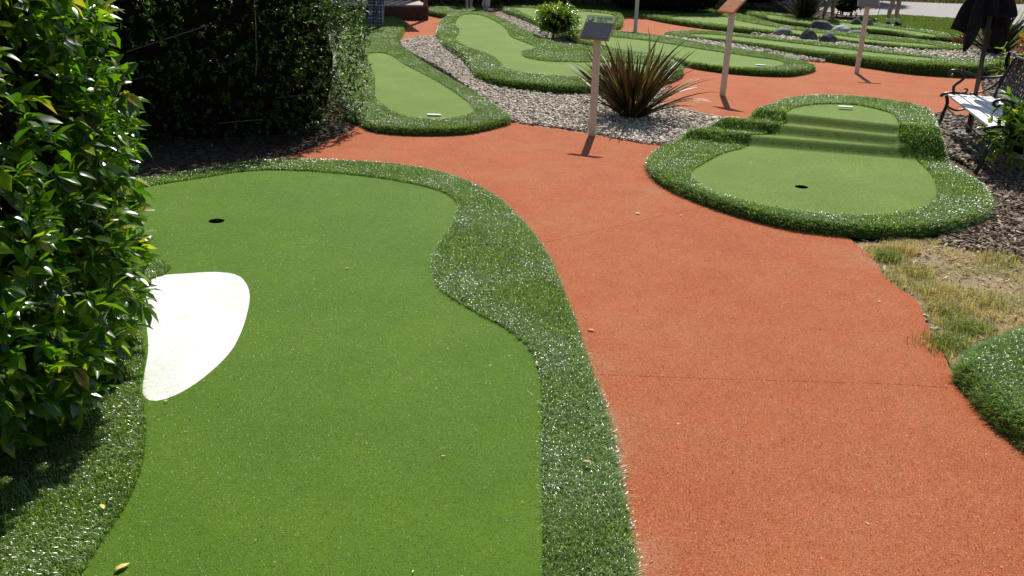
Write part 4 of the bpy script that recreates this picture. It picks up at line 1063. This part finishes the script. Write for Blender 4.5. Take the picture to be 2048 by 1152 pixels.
person((753, 62), 160, 'person in long blue plaid trousers half hidden by the dark hedge', ((-.08, .0), (.09, .05)), top=NAVY, bottom=PLAID, shoe=BLACK, full_legs=True)
person((938, 20), 20, 'left one of two pale-legged walkers on the far path', ((-.05, 0), (.06, .03)), top=CREAM, bottom=GREY, shoe=PAPER, skin=plain('pale_skin', (.62, .45, .38), .5, .4, var=.05))
person((975, 23), 85, 'right one of two walkers on the far path, in cream trousers', ((-.05, 0), (.06, .1)), top=GREY, bottom=CREAM, shoe=PAPER, full_legs=True)
person((1441, 18), 80, 'person in grey trousers and white shoes beside the clipped hedge', ((-.06, 0), (.07, .1)), top=BLACK, bottom=GREY, shoe=PAPER, full_legs=True)
x, y = G(1752, 46); put = empty('putter', (x, y, .08), R(-30), 'golf club with a thin metal shaft held by the golfer in dark shoes', 'putter')
hx_, hy_ = G(1783, 51)
mb = MB(); mb.tube([(0, 0, .02), (.12, .12, .85)], .008, 6); link('shaft', mb.mesh('shaft', METAL, True), put)
mb = MB(); mb.box((0, -.04, .015), (.03, .11, .028)); link('club_head', mb.mesh('club_head', METAL, bevel=.004), put)
def ball(px, z, label):
    import bmesh
    bm = bmesh.new(); bmesh.ops.create_icosphere(bm, subdivisions=3, radius=.026); me = bpy.data.meshes.new('golf_ball'); bm.to_mesh(me); bm.free()
    me.materials.append(PAPER); me.polygons.foreach_set('use_smooth', [True]*len(me.polygons)); x, y = G(px[0], px[1], z)
    tag(link('golf_ball', me, loc=(x, y, z+.026)), label, 'golf ball')
ball((1757, 50), .08, 'white golf ball at the head of the putter left of the dark shoes')
ball((1820, 62), .08, 'white golf ball lying right of the dark shoes past the shadow')

# ------------------------------------------------------------ small litter
def leaflet(px, z, L, rz, mat, label, curl=.2, name='fallen_leaf'):
    V_, T_ = leaf_template(L, .42, .08, curl*.6); me = mesh_np(name, V_, T_, mat, True)
    sol = link(name, me, loc=(*G(px[0], px[1], z), z+.006)); sol.rotation_euler = (random.uniform(-.2, .2), -.1, rz); tag(sol, label, 'leaf')
    m = sol.modifiers.new('s', 'SOLIDIFY'); m.thickness = .0008
leaflet((228, 1146), .03, .062, 1.0, YLEAF, 'pale yellow fallen leaf on the near green at the bottom left')
leaflet((208, 1022), .055, .045, 2.2, YLEAF, 'small curled yellow leaf caught in the turf fringe by the shrub')
leaflet((1163, 926), .06, .045, .1, BLEAF, 'dry brown leaf on the long turf fringe beside the red path')
leaflet((326, 805), .03, .022, .6, YLEAF, 'tiny yellow leaf at the lower tip of the white bunker patch')
leaflet((236, 818), .055, .03, 1.4, YLEAF, 'small yellow leaf on the fringe in the shade of the leafy shrub')
leaflet((690, 538), .03, .028, .4, YLEAF, 'tiny pale leaf in the middle of the near green')
leaflet((1190, 664), .0, .05, 2.6, BLEAF, 'thin dry leaf on the red path near the fringe')
def scrap(px, label, s=.02, z=0):
    mb = MB(); mb.box((0, 0, 0), (s*1.8, s, .004)); o = link('paper_scrap', mb.mesh('paper_scrap', PAPER), loc=(*G(px[0], px[1], z), z+.007)); tag(o, label, 'scrap')
scrap((1275, 428), 'white paper scrap on the red path between the near green and the stepped green', .016)
scrap((1362, 432), 'tiny white scrap on the red path below the stepped green', .008)
scrap((1758, 605), 'white speck on the red path near the dry grass', .008)

DEB = island_mat('dry_debris', [(0, (.3, .2, .1)), (.5, (.6, .5, .33)), (1, (.75, .72, .62))], .7, .3)
Aout = spline(np.array([G(*p) for p in A_OUT]), .06)
Pd = np.r_[scatter(Aout, 9), scatter(path_poly, 14)]
zd = np.where(inside(Pd, Aout), .034, .004)
nap('debris_specks', Pd, zd, .022, .0045, DEB, flat=1.0)
